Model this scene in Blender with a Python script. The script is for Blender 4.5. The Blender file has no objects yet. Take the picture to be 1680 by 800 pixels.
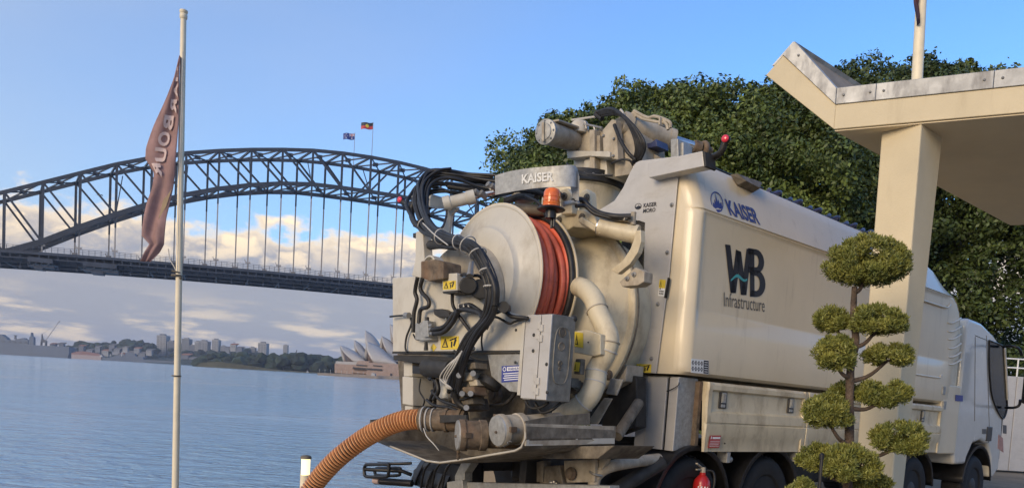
import bpy, bmesh, math, random
import numpy as np
from mathutils import Vector, Matrix
random.seed(7); rng = np.random.default_rng(7)
sc = bpy.context.scene; C = sc.collection
R_ = math.radians
# ------------------------------------------------------------------ camera
FPX, PPX, PPY = 1230.0, 840.0, 702.0                 # focal length and principal point of the photograph, pixels
PITCH, ROLL, EYE = R_(3.5), R_(3.3), 1.6
fwd = np.array([0, math.cos(PITCH), -math.sin(PITCH)]); up0 = np.array([0, math.sin(PITCH), math.cos(PITCH)])
IR = math.cos(ROLL)*np.array([1., 0, 0]) + math.sin(ROLL)*up0
IU = -math.sin(ROLL)*np.array([1., 0, 0]) + math.cos(ROLL)*up0
cd = bpy.data.cameras.new('camera'); cam = bpy.data.objects.new('camera', cd); C.objects.link(cam)
cd.sensor_width = 36; cd.sensor_fit = 'HORIZONTAL'; cd.lens = 36*FPX/1680
cd.shift_y = (PPY-400)/1680; cd.clip_start = .05; cd.clip_end = 20000
cam.matrix_world = Matrix(((IR[0], IU[0], -fwd[0], 0), (IR[1], IU[1], -fwd[1], 0), (IR[2], IU[2], -fwd[2], EYE), (0, 0, 0, 1)))
sc.camera = cam
# ------------------------------------------------------------------ light
SUN_EL, SUN_AZ = R_(18), R_(218)                    # azimuth from +Y towards +X: behind the camera, to the left
wd = bpy.data.worlds.new('World'); sc.world = wd; wd.use_nodes = True
nt = wd.node_tree; nt.nodes.clear()
def N(t, **kw):
    n = nt.nodes.new(t)
    for k, v in kw.items(): setattr(n, k, v)
    return n
def L(a, b): nt.links.new(a, b)
def VAL(op, a, b=None, clamp=False):
    n = N('ShaderNodeMath', operation=op, use_clamp=clamp)
    for i, x in enumerate((a, b)):
        if x is None: continue
        if isinstance(x, (int, float)): n.inputs[i].default_value = x
        else: L(x, n.inputs[i])
    return n.outputs[0]
def STEP(x, lo, hi, a=0., b=1.):
    n = N('ShaderNodeMapRange', interpolation_type='SMOOTHSTEP'); L(x, n.inputs[0])
    for i, v in enumerate((lo, hi, a, b)): n.inputs[i+1].default_value = v
    return n.outputs[0]
sky = N('ShaderNodeTexSky', sky_type='NISHITA', sun_disc=False); sky.sun_elevation = SUN_EL; sky.sun_rotation = SUN_AZ
sky.air_density = 1.15; sky.dust_density = .35; sky.ozone_density = 9.0
tc = N('ShaderNodeTexCoord'); sx = N('ShaderNodeSeparateXYZ'); L(tc.outputs['Generated'], sx.inputs[0])
el = VAL('ARCSINE', sx.outputs[2]); az = VAL('ARCTAN2', sx.outputs[0], sx.outputs[1])
def cloud_noise(ka, ke, oa, oe, detail=7, rough=.55):
    c = N('ShaderNodeCombineXYZ'); L(VAL('ADD', VAL('MULTIPLY', az, ka), oa), c.inputs[0]); L(VAL('ADD', VAL('MULTIPLY', el, ke), oe), c.inputs[1])
    n = N('ShaderNodeTexNoise'); n.inputs['Scale'].default_value = 1; n.inputs['Detail'].default_value = detail; n.inputs['Roughness'].default_value = rough
    L(c.outputs[0], n.inputs['Vector']); return n.outputs[0]
OA, OE = 3.3, 1.2
d1 = cloud_noise(11, 19, OA, OE, 8, .57); d2 = cloud_noise(11, 19, OA-.25, OE+.45, 8, .57)
bank = STEP(el, .085, .27, .34, -.30)                # the bank thins out above about 12 degrees
dens = VAL('ADD', d1, bank)
mask = STEP(dens, .48, .60)
lit = STEP(VAL('SUBTRACT', d1, d2), -.02, .15)
edge = STEP(dens, .50, .78, 1., 0.)
high = STEP(el, .085, .17)
litf = VAL('MULTIPLY', VAL('MAXIMUM', VAL('MULTIPLY', edge, .9), lit), high)
st = cloud_noise(9, 48, 7.1, .3, 7, .6)
streak = VAL('MULTIPLY', STEP(st, .47, .63), STEP(el, .02, .10, 1., 0.))
warm = VAL('MAXIMUM', litf, VAL('MULTIPLY', streak, .85), clamp=True)
cm = N('ShaderNodeMix', data_type='RGBA'); L(warm, cm.inputs[0]); cm.inputs[6].default_value = (.28, .31, .40, 1); cm.inputs[7].default_value = (1.0, .85, .62, 1)
b1 = N('ShaderNodeBackground'); L(sky.outputs[0], b1.inputs[0]); b1.inputs[1].default_value = .108
b2 = N('ShaderNodeBackground'); L(cm.outputs[2], b2.inputs[0]); b2.inputs[1].default_value = .45
ms = N('ShaderNodeMixShader'); L(VAL('MULTIPLY', mask, .94), ms.inputs[0]); L(b1.outputs[0], ms.inputs[1]); L(b2.outputs[0], ms.inputs[2])
b3 = N('ShaderNodeBackground'); b3.inputs[0].default_value = (.60, .70, .84, 1); b3.inputs[1].default_value = .34      # a thin high veil over the left half of the sky
veil = VAL('MULTIPLY', STEP(az, -1.0, .45, .72, 0.), STEP(cloud_noise(1.6, 3.5, 2.1, 5.3, 4, .5), .2, .75, .55, 1.))
m3 = N('ShaderNodeMixShader'); L(veil, m3.inputs[0]); L(b1.outputs[0], m3.inputs[1]); L(b3.outputs[0], m3.inputs[2]); L(m3.outputs[0], ms.inputs[1])
ow = N('ShaderNodeOutputWorld'); L(ms.outputs[0], ow.inputs[0])
ld = bpy.data.lights.new('sun', 'SUN'); ld.energy = .85; ld.angle = R_(28); ld.color = (1, .84, .62)
sun = bpy.data.objects.new('sun', ld); C.objects.link(sun)
sdir = Vector((math.sin(SUN_AZ)*math.cos(SUN_EL), math.cos(SUN_AZ)*math.cos(SUN_EL), math.sin(SUN_EL)))
sun.rotation_euler = sdir.to_track_quat('Z', 'Y').to_euler(); sun.location = sdir*60
sc.view_settings.view_transform = 'Standard'; sc.view_settings.look = 'None'; sc.view_settings.exposure = 1.58; sc.view_settings.gamma = 1
sc.view_settings.use_white_balance = True; sc.view_settings.white_balance_temperature = 7600; sc.view_settings.white_balance_tint = 12
sc.render.engine = 'CYCLES'
sc.cycles.max_bounces = 6; sc.cycles.use_denoising = True
# ------------------------------------------------------------------ helpers
def ray(px, py):
    d = (px-PPX)/FPX*IR + (PPY-py)/FPX*IU + fwd
    return d/d[1]
def W(px, py, D):                                    # the world point at distance D seen at a pixel of the photograph
    d = ray(px, py)*D; return Vector((d[0], d[1], d[2]+EYE))
TH, PH = R_(49.7), R_(1.0)
TF = np.array([math.sin(TH)*math.cos(PH), math.cos(TH)*math.cos(PH), -math.sin(PH)]); TR = np.array([math.cos(TH), -math.sin(TH), 0]); TU = np.cross(TR, TF)
_a = ray(1118, 613)*7.0
TO = np.array([_a[0], _a[1], 0]); TM = np.array([TR, TF, TU]); TC = TM@(np.array([0, 0, EYE])-TO)
def tl(px, py, ax, v):                               # a point of one of the truck's own planes, in the truck's axes (right, forward, up)
    d = TM@ray(px, py); return Vector(TC + (v-TC[ax])/d[ax]*d)
def lf(px, py, f): return tl(px, py, 1, f)
def lr(px, py, r): return tl(px, py, 0, r)
def lz(px, py, z): return tl(px, py, 2, z)
def toW(p): return Vector(TO + TM.T@np.array(p))
def spline(pts, n=8):
    P = [Vector(p) for p in pts]; P = [P[0]*2-P[1]] + P + [P[-1]*2-P[-2]]; out = []
    for i in range(1, len(P)-2):
        for k in range(n):
            t = k/n; a, b, c, d = P[i-1:i+3]
            out.append(.5*(2*b + (c-a)*t + (2*a-5*b+4*c-d)*t*t + (3*b-a-3*c+d)*t**3))
    return out + [P[-2]]
class MB:
    def __init__(s): s.v = []; s.f = []; s.m = []
    def add(s, vs, fs, m=0):
        o = len(s.v); s.v += [tuple(v) for v in vs]; s.f += [tuple(o+i for i in f) for f in fs]; s.m += [m]*len(fs); return s
    def box(s, a, b, m=0, M=None):
        x0, y0, z0 = (min(p, q) for p, q in zip(a, b)); x1, y1, z1 = (max(p, q) for p, q in zip(a, b))
        vs = [Vector(p) for p in ((x0,y0,z0),(x1,y0,z0),(x1,y1,z0),(x0,y1,z0),(x0,y0,z1),(x1,y0,z1),(x1,y1,z1),(x0,y1,z1))]
        if M: vs = [M@v for v in vs]
        return s.add(vs, [(3,2,1,0),(4,5,6,7),(0,1,5,4),(1,2,6,5),(2,3,7,6),(3,0,4,7)], m)
    def prism(s, poly, d, m=0):
        P = [Vector(p) for p in poly]; d = Vector(d); n = len(P)
        nn = Vector((0,0,0))
        for i in range(n): nn += P[i].cross(P[(i+1) % n])
        if nn.dot(d) > 0: P.reverse()
        return s.add(P+[p+d for p in P], [tuple(range(n)), tuple(range(2*n-1, n-1, -1))]+[(i, n+i, n+(i+1) % n, (i+1) % n)[::1] for i in range(n)], m)
    def beam(s, p, q, w, h=None, m=0, up=(0,0,1)):
        p, q = Vector(p), Vector(q); h = h or w; d = (q-p).normalized(); u = Vector(up)
        if abs(d.dot(u)) > .98: u = Vector((0,1,0))
        a = d.cross(u).normalized()*w/2; b = a.cross(d).normalized()*h/2
        vs = [p-a-b, p+a-b, p+a+b, p-a+b, q-a-b, q+a-b, q+a+b, q-a+b]
        return s.add(vs, [(3,2,1,0),(4,5,6,7),(0,1,5,4),(1,2,6,5),(2,3,7,6),(3,0,4,7)], m)
    def tube(s, pts, r, n=8, m=0, cap=True, mfun=None):
        P = [Vector(p) for p in pts]; k = len(P); rr = r if hasattr(r, '__len__') else [r]*k
        t = (P[1]-P[0]).normalized(); u = t.orthogonal().normalized(); vs = []
        for i in range(k):
            t2 = (P[min(i+1, k-1)]-P[max(i-1, 0)])
            if t2.length < 1e-9: t2 = t
            t2.normalize(); u = (u - t2*u.dot(t2)); u = u.normalized() if u.length > 1e-6 else t2.orthogonal().normalized(); w = t2.cross(u); t = t2
            vs += [P[i] + (u*math.cos(2*math.pi*j/n) + w*math.sin(2*math.pi*j/n))*rr[i] for j in range(n)]
        o = len(s.v); s.v += [tuple(v) for v in vs]
        for i in range(k-1):
            for j in range(n):
                s.f.append((o+i*n+j, o+i*n+(j+1) % n, o+(i+1)*n+(j+1) % n, o+(i+1)*n+j)); s.m.append(mfun(i) if mfun else m)
        if cap:
            s.f.append(tuple(o+j for j in range(n))[::-1]); s.m.append(m); s.f.append(tuple(o+(k-1)*n+j for j in range(n))); s.m.append(m)
        return s
    def cyl(s, p, q, r, r2=None, n=20, m=0): return s.tube([p, q], [r, r if r2 is None else r2], n, m)
    def lathe(s, prof, c, ax, n=32, m=0):            # prof: (radius, distance along the axis)
        c = Vector(c); ax = Vector(ax).normalized(); u = ax.orthogonal().normalized(); w = ax.cross(u); o = len(s.v)
        for (r, h) in prof:
            for j in range(n): a = 2*math.pi*j/n; s.v.append(tuple(c+ax*h+(u*math.cos(a)+w*math.sin(a))*r))
        for i in range(len(prof)-1):
            for j in range(n): s.f.append((o+i*n+j, o+i*n+(j+1) % n, o+(i+1)*n+(j+1) % n, o+(i+1)*n+j)); s.m.append(m)
        if prof[0][0] > 1e-4: s.f.append(tuple(o+j for j in range(n))[::-1]); s.m.append(m)
        if prof[-1][0] > 1e-4: s.f.append(tuple(o+(len(prof)-1)*n+j for j in range(n))); s.m.append(m)
        return s
    def torus(s, c, ax, R, r, n=48, k=8, m=0):
        c = Vector(c); ax = Vector(ax).normalized(); u = ax.orthogonal().normalized(); w = ax.cross(u); o = len(s.v)
        for i in range(n):
            e = u*math.cos(2*math.pi*i/n)+w*math.sin(2*math.pi*i/n)
            for j in range(k): b = 2*math.pi*j/k; s.v.append(tuple(c+e*(R+r*math.cos(b))+ax*r*math.sin(b)))
        for i in range(n):
            for j in range(k): s.f.append((o+i*k+j, o+i*k+(j+1) % k, o+((i+1) % n)*k+(j+1) % k, o+((i+1) % n)*k+j)); s.m.append(m)
        return s
    def ball(s, c, r, n=12, k=8, m=0, jit=0):
        c = Vector(c); r = Vector(r) if hasattr(r, '__len__') else Vector((r, r, r)); o = len(s.v)
        for i in range(k+1):
            a = math.pi*i/k
            for j in range(n):
                b = 2*math.pi*j/n; q = 1+random.uniform(-jit, jit)
                s.v.append((c.x+r.x*q*math.sin(a)*math.cos(b), c.y+r.y*q*math.sin(a)*math.sin(b), c.z+r.z*q*math.cos(a)))
        for i in range(k):
            for j in range(n): s.f.append((o+i*n+j, o+(i+1)*n+j, o+(i+1)*n+(j+1) % n, o+i*n+(j+1) % n)); s.m.append(m)
        return s
    def grid(s, rows, m=0, closed=False):
        n = len(rows[0]); o = len(s.v)
        for r in rows: s.v += [tuple(p) for p in r]
        for i in range(len(rows)-1):
            for j in range(n-1+closed): s.f.append((o+i*n+j, o+i*n+(j+1) % n, o+(i+1)*n+(j+1) % n, o+(i+1)*n+j)); s.m.append(m)
        return s
    def obj(s, name, mat, parent=None, smooth=None, bevel=0, fix=True):
        me = bpy.data.meshes.new(name); me.from_pydata(s.v, [], s.f)
        for mm in (mat if isinstance(mat, (list, tuple)) else [mat]): me.materials.append(mm)
        me.polygons.foreach_set('material_index', s.m)
        if fix:
            bm = bmesh.new(); bm.from_mesh(me); bmesh.ops.recalc_face_normals(bm, faces=bm.faces); bm.to_mesh(me); bm.free()
        if smooth is not None:
            me.polygons.foreach_set('use_smooth', [True]*len(me.polygons)); me.set_sharp_from_angle(angle=R_(smooth))
        o = bpy.data.objects.new(name, me); C.objects.link(o)
        if parent is not None: o.parent = parent
        if bevel:
            b = o.modifiers.new('bevel', 'BEVEL'); b.width = bevel; b.segments = 2; b.limit_method = 'ANGLE'; b.angle_limit = R_(40)
        return o
def tag(o, label=None, cat=None, group=None, kind=None):
    for k, v in (('label', label), ('category', cat), ('group', group), ('kind', kind)):
        if v: o[k] = v
    return o
def thing(name, label, cat, loc=(0,0,0), group=None, M=None):
    o = bpy.data.objects.new(name, None); C.objects.link(o); o.empty_display_size = .2
    if M is not None: o.matrix_world = M
    else: o.location = loc
    return tag(o, label, cat, group)
def dup(o, parent=None, **kw):
    c = o.copy(); C.objects.link(c); c.parent = parent
    for ch in [x for x in o.children]: dup(ch, c)
    return tag(c, **kw)
# ------------------------------------------------------------------ materials
def mat(name, col, rough=.5, metal=0., var=.12, vscale=6., dirt=None, damt=.0, dscale=(3,3,1.2), bump=0., bscale=60., coat=0., spec=.5, island=0., col2=None, emit=None):
    m = bpy.data.materials.new(name); m.use_nodes = True; t = m.node_tree; nd = t.nodes; p = nd['Principled BSDF']; lk = t.links.new
    p.inputs['Roughness'].default_value = rough; p.inputs['Metallic'].default_value = metal; p.inputs['Coat Weight'].default_value = coat; p.inputs['Coat Roughness'].default_value = .08
    p.inputs['Specular IOR Level'].default_value = spec
    co = nd.new('ShaderNodeTexCoord')
    nz = nd.new('ShaderNodeTexNoise'); nz.inputs['Scale'].default_value = vscale; nz.inputs['Detail'].default_value = 6; nz.inputs['Roughness'].default_value = .65
    lk(co.outputs['Object'], nz.inputs['Vector'])
    mx = nd.new('ShaderNodeMix'); mx.data_type = 'RGBA'
    c2 = col2 or tuple(c*(1-var*1.6) for c in col); c1 = tuple(min(1, c*(1+var*.6)) for c in col) if not col2 else col
    mx.inputs[6].default_value = (*c2, 1); mx.inputs[7].default_value = (*c1, 1)
    rp = nd.new('ShaderNodeMapRange'); rp.inputs[1].default_value = .3; rp.inputs[2].default_value = .7; lk(nz.outputs[0], rp.inputs[0]); lk(rp.outputs[0], mx.inputs[0])
    out = mx.outputs[2]
    if island:
        g = nd.new('ShaderNodeNewGeometry'); hs = nd.new('ShaderNodeHueSaturation'); r1 = nd.new('ShaderNodeMapRange')
        r1.inputs[3].default_value = 1-island; r1.inputs[4].default_value = 1+island; lk(g.outputs['Random Per Island'], r1.inputs[0]); lk(r1.outputs[0], hs.inputs['Value']); lk(out, hs.inputs['Color']); out = hs.outputs[0]
    if dirt:
        mp = nd.new('ShaderNodeMapping'); mp.inputs['Scale'].default_value = dscale; lk(co.outputs['Object'], mp.inputs[0])
        n2 = nd.new('ShaderNodeTexNoise'); n2.inputs['Scale'].default_value = 1.6; n2.inputs['Detail'].default_value = 9; n2.inputs['Roughness'].default_value = .68; lk(mp.outputs[0], n2.inputs['Vector'])
        r2 = nd.new('ShaderNodeMapRange'); r2.inputs[1].default_value = .62-damt*.35; r2.inputs[2].default_value = .86-damt*.2; r2.inputs[4].default_value = min(1, .35+damt); lk(n2.outputs[0], r2.inputs[0])
        m2 = nd.new('ShaderNodeMix'); m2.data_type = 'RGBA'; lk(r2.outputs[0], m2.inputs[0]); lk(out, m2.inputs[6]); m2.inputs[7].default_value = (*dirt, 1); out = m2.outputs[2]
        r3 = nd.new('ShaderNodeMapRange'); r3.inputs[3].default_value = rough; r3.inputs[4].default_value = min(1, rough+.4); lk(r2.outputs[0], r3.inputs[0]); lk(r3.outputs[0], p.inputs['Roughness'])
    lk(out, p.inputs['Base Color'])
    if bump:
        n3 = nd.new('ShaderNodeTexNoise'); n3.inputs['Scale'].default_value = bscale; n3.inputs['Detail'].default_value = 4; lk(co.outputs['Object'], n3.inputs['Vector'])
        bp = nd.new('ShaderNodeBump'); bp.inputs['Strength'].default_value = bump; bp.inputs['Distance'].default_value = .02; lk(n3.outputs[0], bp.inputs['Height']); lk(bp.outputs[0], p.inputs['Normal'])
    if emit: p.inputs['Emission Color'].default_value = (*emit[:3], 1); p.inputs['Emission Strength'].default_value = emit[3]
    return m
BR = (.16, .10, .05)
M = dict(
 paint=mat('ivory_paint', (.74, .63, .45), .34, var=.04, vscale=1.5, dirt=(.30, .23, .14), damt=.16, coat=.3, dscale=(5, 5, .7)),
 paintd=mat('dirty_ivory_paint', (.65, .56, .39), .42, var=.08, vscale=3, dirt=(.22, .15, .08), damt=.42, dscale=(3, 3, 1.6)),
 white=mat('grey_white_paint', (.54, .51, .44), .38, var=.06, vscale=3, dirt=(.26, .20, .13), damt=.30, dscale=(3, 3, 1.4)),
 cabw=mat('cab_white_paint', (.62, .60, .54), .25, var=.03, coat=.6, dirt=(.3, .26, .2), damt=.05),
 alu=mat('aluminium_sheet', (.53, .51, .48), .5, metal=.25, var=.06, vscale=5, dirt=(.36, .33, .29), damt=.22, dscale=(2, 2, 6)),
 galv=mat('galvanised_steel', (.40, .40, .38), .5, metal=.4, var=.2, vscale=22, dirt=(.22, .18, .12), damt=.3),
 bright=mat('bright_steel', (.66, .66, .66), .25, metal=.9, var=.1),
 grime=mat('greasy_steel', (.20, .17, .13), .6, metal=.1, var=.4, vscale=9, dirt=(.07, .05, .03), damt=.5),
 rust=mat('rusty_steel', (.17, .125, .085), .75, var=.4, vscale=14, dirt=(.20, .10, .05), damt=.35),
 tan=mat('mud_stained_paint', (.46, .40, .31), .6, var=.2, vscale=7, dirt=(.17, .12, .075), damt=.45, dscale=(4, 4, 2)),
 dark=mat('dark_chassis_steel', (.035, .033, .03), .6, var=.4, vscale=8),
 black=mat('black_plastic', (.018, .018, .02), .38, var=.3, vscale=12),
 rubber=mat('black_rubber', (.022, .021, .021), .5, var=.5, vscale=18, dirt=(.12, .10, .08), damt=.15),
 tyre=mat('tyre_rubber', (.011, .011, .012), .75, var=.4, vscale=10),
 redhose=mat('red_rubber_hose', (.82, .16, .085), .42, var=.2, vscale=5, dirt=(.22, .05, .03), damt=.3),
 ohose=mat('orange_hose_rib', (.90, .42, .17), .4, var=.15, vscale=12, dirt=(.35, .15, .07), damt=.25),
 ogroove=mat('hose_groove', (.018, .008, .006), .6, var=.4, vscale=14),
 amber=mat('amber_lens', (.80, .16, .02), .15, var=.15, vscale=20, coat=.5),
 redlens=mat('red_lens', (.75, .04, .07), .2, var=.1, coat=.4),
 red=mat('red_paint', (.50, .02, .02), .3, var=.1, coat=.3),
 yellow=mat('yellow_sticker', (.75, .55, .06), .5, var=.12, vscale=20),
 bluep=mat('blue_sticker', (.05, .07, .28), .45, var=.1),
 navy=mat('navy_print', (.035, .05, .22), .45, var=.05),
 blackp=mat('black_print', (.012, .012, .02), .5, var=.05),
 greyp=mat('grey_print', (.11, .10, .09), .5, var=.05),
 teal=mat('teal_print', (.03, .36, .40), .45, var=.05),
 whitep=mat('white_print', (.78, .78, .76), .5, var=.04),
 redp=mat('red_sticker', (.45, .05, .04), .5, var=.1),
 glass=mat('dark_glass', (.010, .012, .014), .16, var=.1, spec=.12),
 galvd=mat('shaded_grimy_galvanised_steel', (.24, .23, .20), .55, metal=.3, var=.25, vscale=12, dirt=(.12, .10, .07), damt=.45, dscale=(3, 3, 1.5)),  # grime, with the tool box side's shade painted in as a darker tone
 bolt=mat('bolt_steel', (.34, .33, .31), .4, metal=.6, var=.2),
 blueh=mat('blue_hose', (.05, .06, .14), .4, var=.3),
 rope=mat('grey_cable_tie', (.5, .48, .44), .6, var=.1),
)
# ------------------------------------------------------------------ ground, quay and water
WZ = -2.9
m = bpy.data.materials.new('harbour_water'); m.use_nodes = True; t = m.node_tree; p = t.nodes['Principled BSDF']
p.inputs['Base Color'].default_value = (.30, .50, .62, 1); p.inputs['Roughness'].default_value = .10; p.inputs['IOR'].default_value = 1.8
co = t.nodes.new('ShaderNodeTexCoord'); prev = None
for scl, st_, dist, det in (((.05, .10, 1), .4, 1.2, 3), ((.5, 1.0, 1), .8, .55, 3), ((1.8, 3.4, 1), .9, .16, 4)):
    mp = t.nodes.new('ShaderNodeMapping'); mp.inputs['Scale'].default_value = scl; mp.inputs['Rotation'].default_value = (0, 0, .25); t.links.new(co.outputs['Object'], mp.inputs[0])
    nz = t.nodes.new('ShaderNodeTexNoise'); nz.inputs['Scale'].default_value = 1; nz.inputs['Detail'].default_value = det; nz.inputs['Roughness'].default_value = .6; nz.inputs['Distortion'].default_value = .6; t.links.new(mp.outputs[0], nz.inputs['Vector'])
    bp = t.nodes.new('ShaderNodeBump'); bp.inputs['Strength'].default_value = st_; bp.inputs['Distance'].default_value = dist; t.links.new(nz.outputs[0], bp.inputs['Height'])
    if prev:                                         # wind patches: calm and ruffled stretches of water
        mw = t.nodes.new('ShaderNodeMapping'); mw.inputs['Scale'].default_value = (.012, .035, 1); t.links.new(co.outputs['Object'], mw.inputs[0])
        wn = t.nodes.new('ShaderNodeTexNoise'); wn.inputs['Scale'].default_value = 1; wn.inputs['Detail'].default_value = 5; wn.inputs['Roughness'].default_value = .6; t.links.new(mw.outputs[0], wn.inputs['Vector'])
        wr = t.nodes.new('ShaderNodeMapRange'); wr.inputs[1].default_value = .36; wr.inputs[2].default_value = .62; wr.inputs[3].default_value = st_*.25; wr.inputs[4].default_value = min(1, st_*1.3); t.links.new(wn.outputs[0], wr.inputs[0]); t.links.new(wr.outputs[0], bp.inputs['Strength'])
    if prev: t.links.new(prev.outputs[0], bp.inputs['Normal'])
    prev = bp
t.links.new(prev.outputs[0], p.inputs['Normal'])
MWATER = m
tag(MB().add([(-9000, -300, WZ), (9000, -300, WZ), (9000, 9000, WZ), (-9000, 9000, WZ)], [(0, 1, 2, 3)]).obj('water', MWATER), kind='structure')
masph = mat('worn_paving', (.26, .21, .155), .85, var=.2, vscale=1.2, dirt=(.14, .11, .08), damt=.3, bump=.5, bscale=90)
mconc = mat('quay_concrete', (.34, .32, .29), .85, var=.2, vscale=2, dirt=(.2, .17, .13), damt=.3, bump=.3)
q = [toW((-3.62, -60, 0)), toW((-3.62, 2.5, 0)), toW((-4.6, 5.5, 0)), W(735, 600, 17), W(760, 600, 60), W(800, 600, 130), Vector((600, 130, 0)), Vector((600, -60, 0))]
q = [Vector((v.x, v.y, 0)) for v in q]
tag(MB().prism(q, (0, 0, -4.2)).obj('quay_ground', masph), kind='structure')
kb = MB(); ctr = Vector((30, 20, 0))
for a, b in zip(q[:5], q[1:6]):
    kb.beam(a+Vector((0, 0, .03)), b+Vector((0, 0, .03)), .36, .18)
tag(kb.obj('quay_kerb', mconc, bevel=.02), kind='structure')
# ------------------------------------------------------------------ harbour bridge
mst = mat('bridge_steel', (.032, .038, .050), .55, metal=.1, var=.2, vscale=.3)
mst2 = mat('pale_lit_hanger_steel', (.38, .35, .32), .5, var=.2, vscale=.3)  # pale tone puts the hangers' sunlit brightness into their colour
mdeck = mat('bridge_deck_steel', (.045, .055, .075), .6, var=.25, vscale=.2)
bax = math.atan2(.37414, .92737)
br = thing('arch_bridge', 'dark steel arch bridge spanning the harbour behind the truck', 'bridge', M=Matrix.Translation((-101.5, 496.8, EYE)) @ Matrix.Rotation(bax, 4, 'Z'))
PL = 18.3
TOP = [140.3, 139.9, 138.6, 136.1, 133, 129.3, 124.9, 119.3, 112.6, 104.7, 96.7, 88.7, 81.5, 76, 73]
LOW = [118.3, 118.2, 117.6, 115.3, 111.6, 106.6, 100.4, 92.7, 83.8, 74.1, 63.6, 55.5, 50, 46, 44]
SKEW = -6.6                                          # the far truss stands a little along the axis
zt = lambda n: TOP[abs(n)]
zl = lambda n: LOW[abs(n)]
zd = lambda n: 60.4-.03*n*n
NS = range(-14, 15)
for y in (0, 30):
    for n in NS:
        x = n*PL+(SKEW if y else 0)
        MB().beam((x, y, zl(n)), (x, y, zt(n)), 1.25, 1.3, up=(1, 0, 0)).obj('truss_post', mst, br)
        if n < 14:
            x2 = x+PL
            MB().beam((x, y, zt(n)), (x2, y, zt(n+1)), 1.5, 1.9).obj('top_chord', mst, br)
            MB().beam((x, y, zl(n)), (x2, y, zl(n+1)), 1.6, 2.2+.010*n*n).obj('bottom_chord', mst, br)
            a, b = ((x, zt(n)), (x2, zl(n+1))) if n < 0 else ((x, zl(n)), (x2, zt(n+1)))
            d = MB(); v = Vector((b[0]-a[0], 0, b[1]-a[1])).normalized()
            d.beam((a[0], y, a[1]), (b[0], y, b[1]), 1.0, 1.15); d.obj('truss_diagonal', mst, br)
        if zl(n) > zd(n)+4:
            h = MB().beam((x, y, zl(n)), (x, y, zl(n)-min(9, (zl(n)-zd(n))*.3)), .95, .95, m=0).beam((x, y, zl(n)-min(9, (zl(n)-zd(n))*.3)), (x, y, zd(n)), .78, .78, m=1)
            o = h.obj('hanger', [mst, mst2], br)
            MB().box((x-1.5, y-.5, zd(n)+4.0), (x+1.5, y+.5, zd(n)+4.9)).beam((x-1.2, y, zd(n)+4.4), (x-1.9, y, zd(n)+6.2), .4).obj('hanger_clamp', mst2, o)
for n in NS:
    x = n*PL
    for z, nm in ((zt(n), 'top_strut'), (zl(n), 'bottom_strut')):
        MB().beam((x, 0, z), (x+SKEW, 30, z), .9, 1.2).obj(nm, mst, br)
    if n < 14:
        for zf, nm in ((zt, 'top_lateral'), (zl, 'bottom_lateral')):
            l = MB()
            l.beam((x, 0, zf(n)), (x+PL+SKEW, 30, zf(n+1)), .55, .8); l.beam((x+SKEW, 30, zf(n)), (x+PL, 0, zf(n+1)), .55, .8, m=0)
            l.box((x+PL/2+SKEW/2-1.6, 13.6, (zf(n)+zf(n+1))/2-1.0), (x+PL/2+SKEW/2+1.6, 16.4, (zf(n)+zf(n+1))/2+1.0))
            l.obj(nm, mst, br)
    MB().beam((x, 0, zl(n)), (x, 30, zt(n)), .5, .5).obj('sway_brace', mst, br) if abs(n) < 9 and n % 2 == 0 else None
for n in range(-16, 15):
    x, x2 = n*PL, (n+1)*PL
    za, zb = zd(n), zd(n+1)
    d = MB()
    d.add([(x, -8.5, za-2), (x2, -8.5, zb-2), (x2, 38.5, zb-2), (x, 38.5, za-2), (x, -8.5, za-.4), (x2, -8.5, zb-.4), (x2, 38.5, zb-.4), (x, 38.5, za-.4)], [(3,2,1,0),(4,5,6,7),(0,1,5,4),(1,2,6,5),(2,3,7,6),(3,0,4,7)])
    for y in (-2.5, 32.5): d.beam((x, y, za-4.2), (x2, y, zb-4.2), .8, 4.6)
    for k in range(4): d.box((x+PL*k/4, -8.2, za-4.2), (x+PL*k/4+.5, -7.9, za-2)); d.beam((x+PL*k/4, -8, za-2.4), (x+PL*k/4, -2.6, za-5.5), .5)
    d.beam((x, -8, za-4.2), (x2, -8, zb-4.2), .5, .6)
    d.obj('deck_girder', mdeck, br)
    MB().box((x, 0, za-6.3), (x+.9, 30, za-2.2)).obj('cross_girder', mdeck, br)
    pr = MB()
    for z in (.5, 1.5, 2.5): pr.beam((x, -8.4, za+z), (x2, -8.4, zb+z), .18)
    for k in range(6): pr.box((x+PL*k/6, -8.5, za-.4), (x+PL*k/6+.22, -8.2, za+2.7))
    pr.obj('parapet', mdeck, br)
    rl = MB().beam((x, -6, za-8.6), (x2, -6, zb-8.6), .3, .35)
    for k in range(2): rl.beam((x+PL*k/2, -6, za-8.6), (x+PL*k/2, -4, za-5), .3); rl.box((x+PL*k/2-.5, -6.6, za-9.4), (x+PL*k/2+.5, -5.4, za-8.3))
    rl.obj('gantry_rail', mdeck, br)
for n, w in ((-9.95, 12), (-8.35, 17)):
    x = n*PL; z = zd(int(n)); g = MB().box((x-w/2, -9.0, z-6.8), (x+w/2, 10, z-4.2)).box((x-w*.25, -9, z-10.6), (x+w*.1, 0, z-9.3)).box((x-w*.5, -8.5, z-9.3), (x+w*.55, 0, z-8.2))
    for k in range(4): g.beam((x-w*.5+w*k/4, -8.8, z-8.4), (x-w*.375+w*k/4, -8.8, z-6.6), .4)
    g.obj('inspection_gantry', mdeck, br)
MW = br.matrix_basis.copy()
mpole = mat('thin_pole_paint', (.25, .25, .26), .5)
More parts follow.
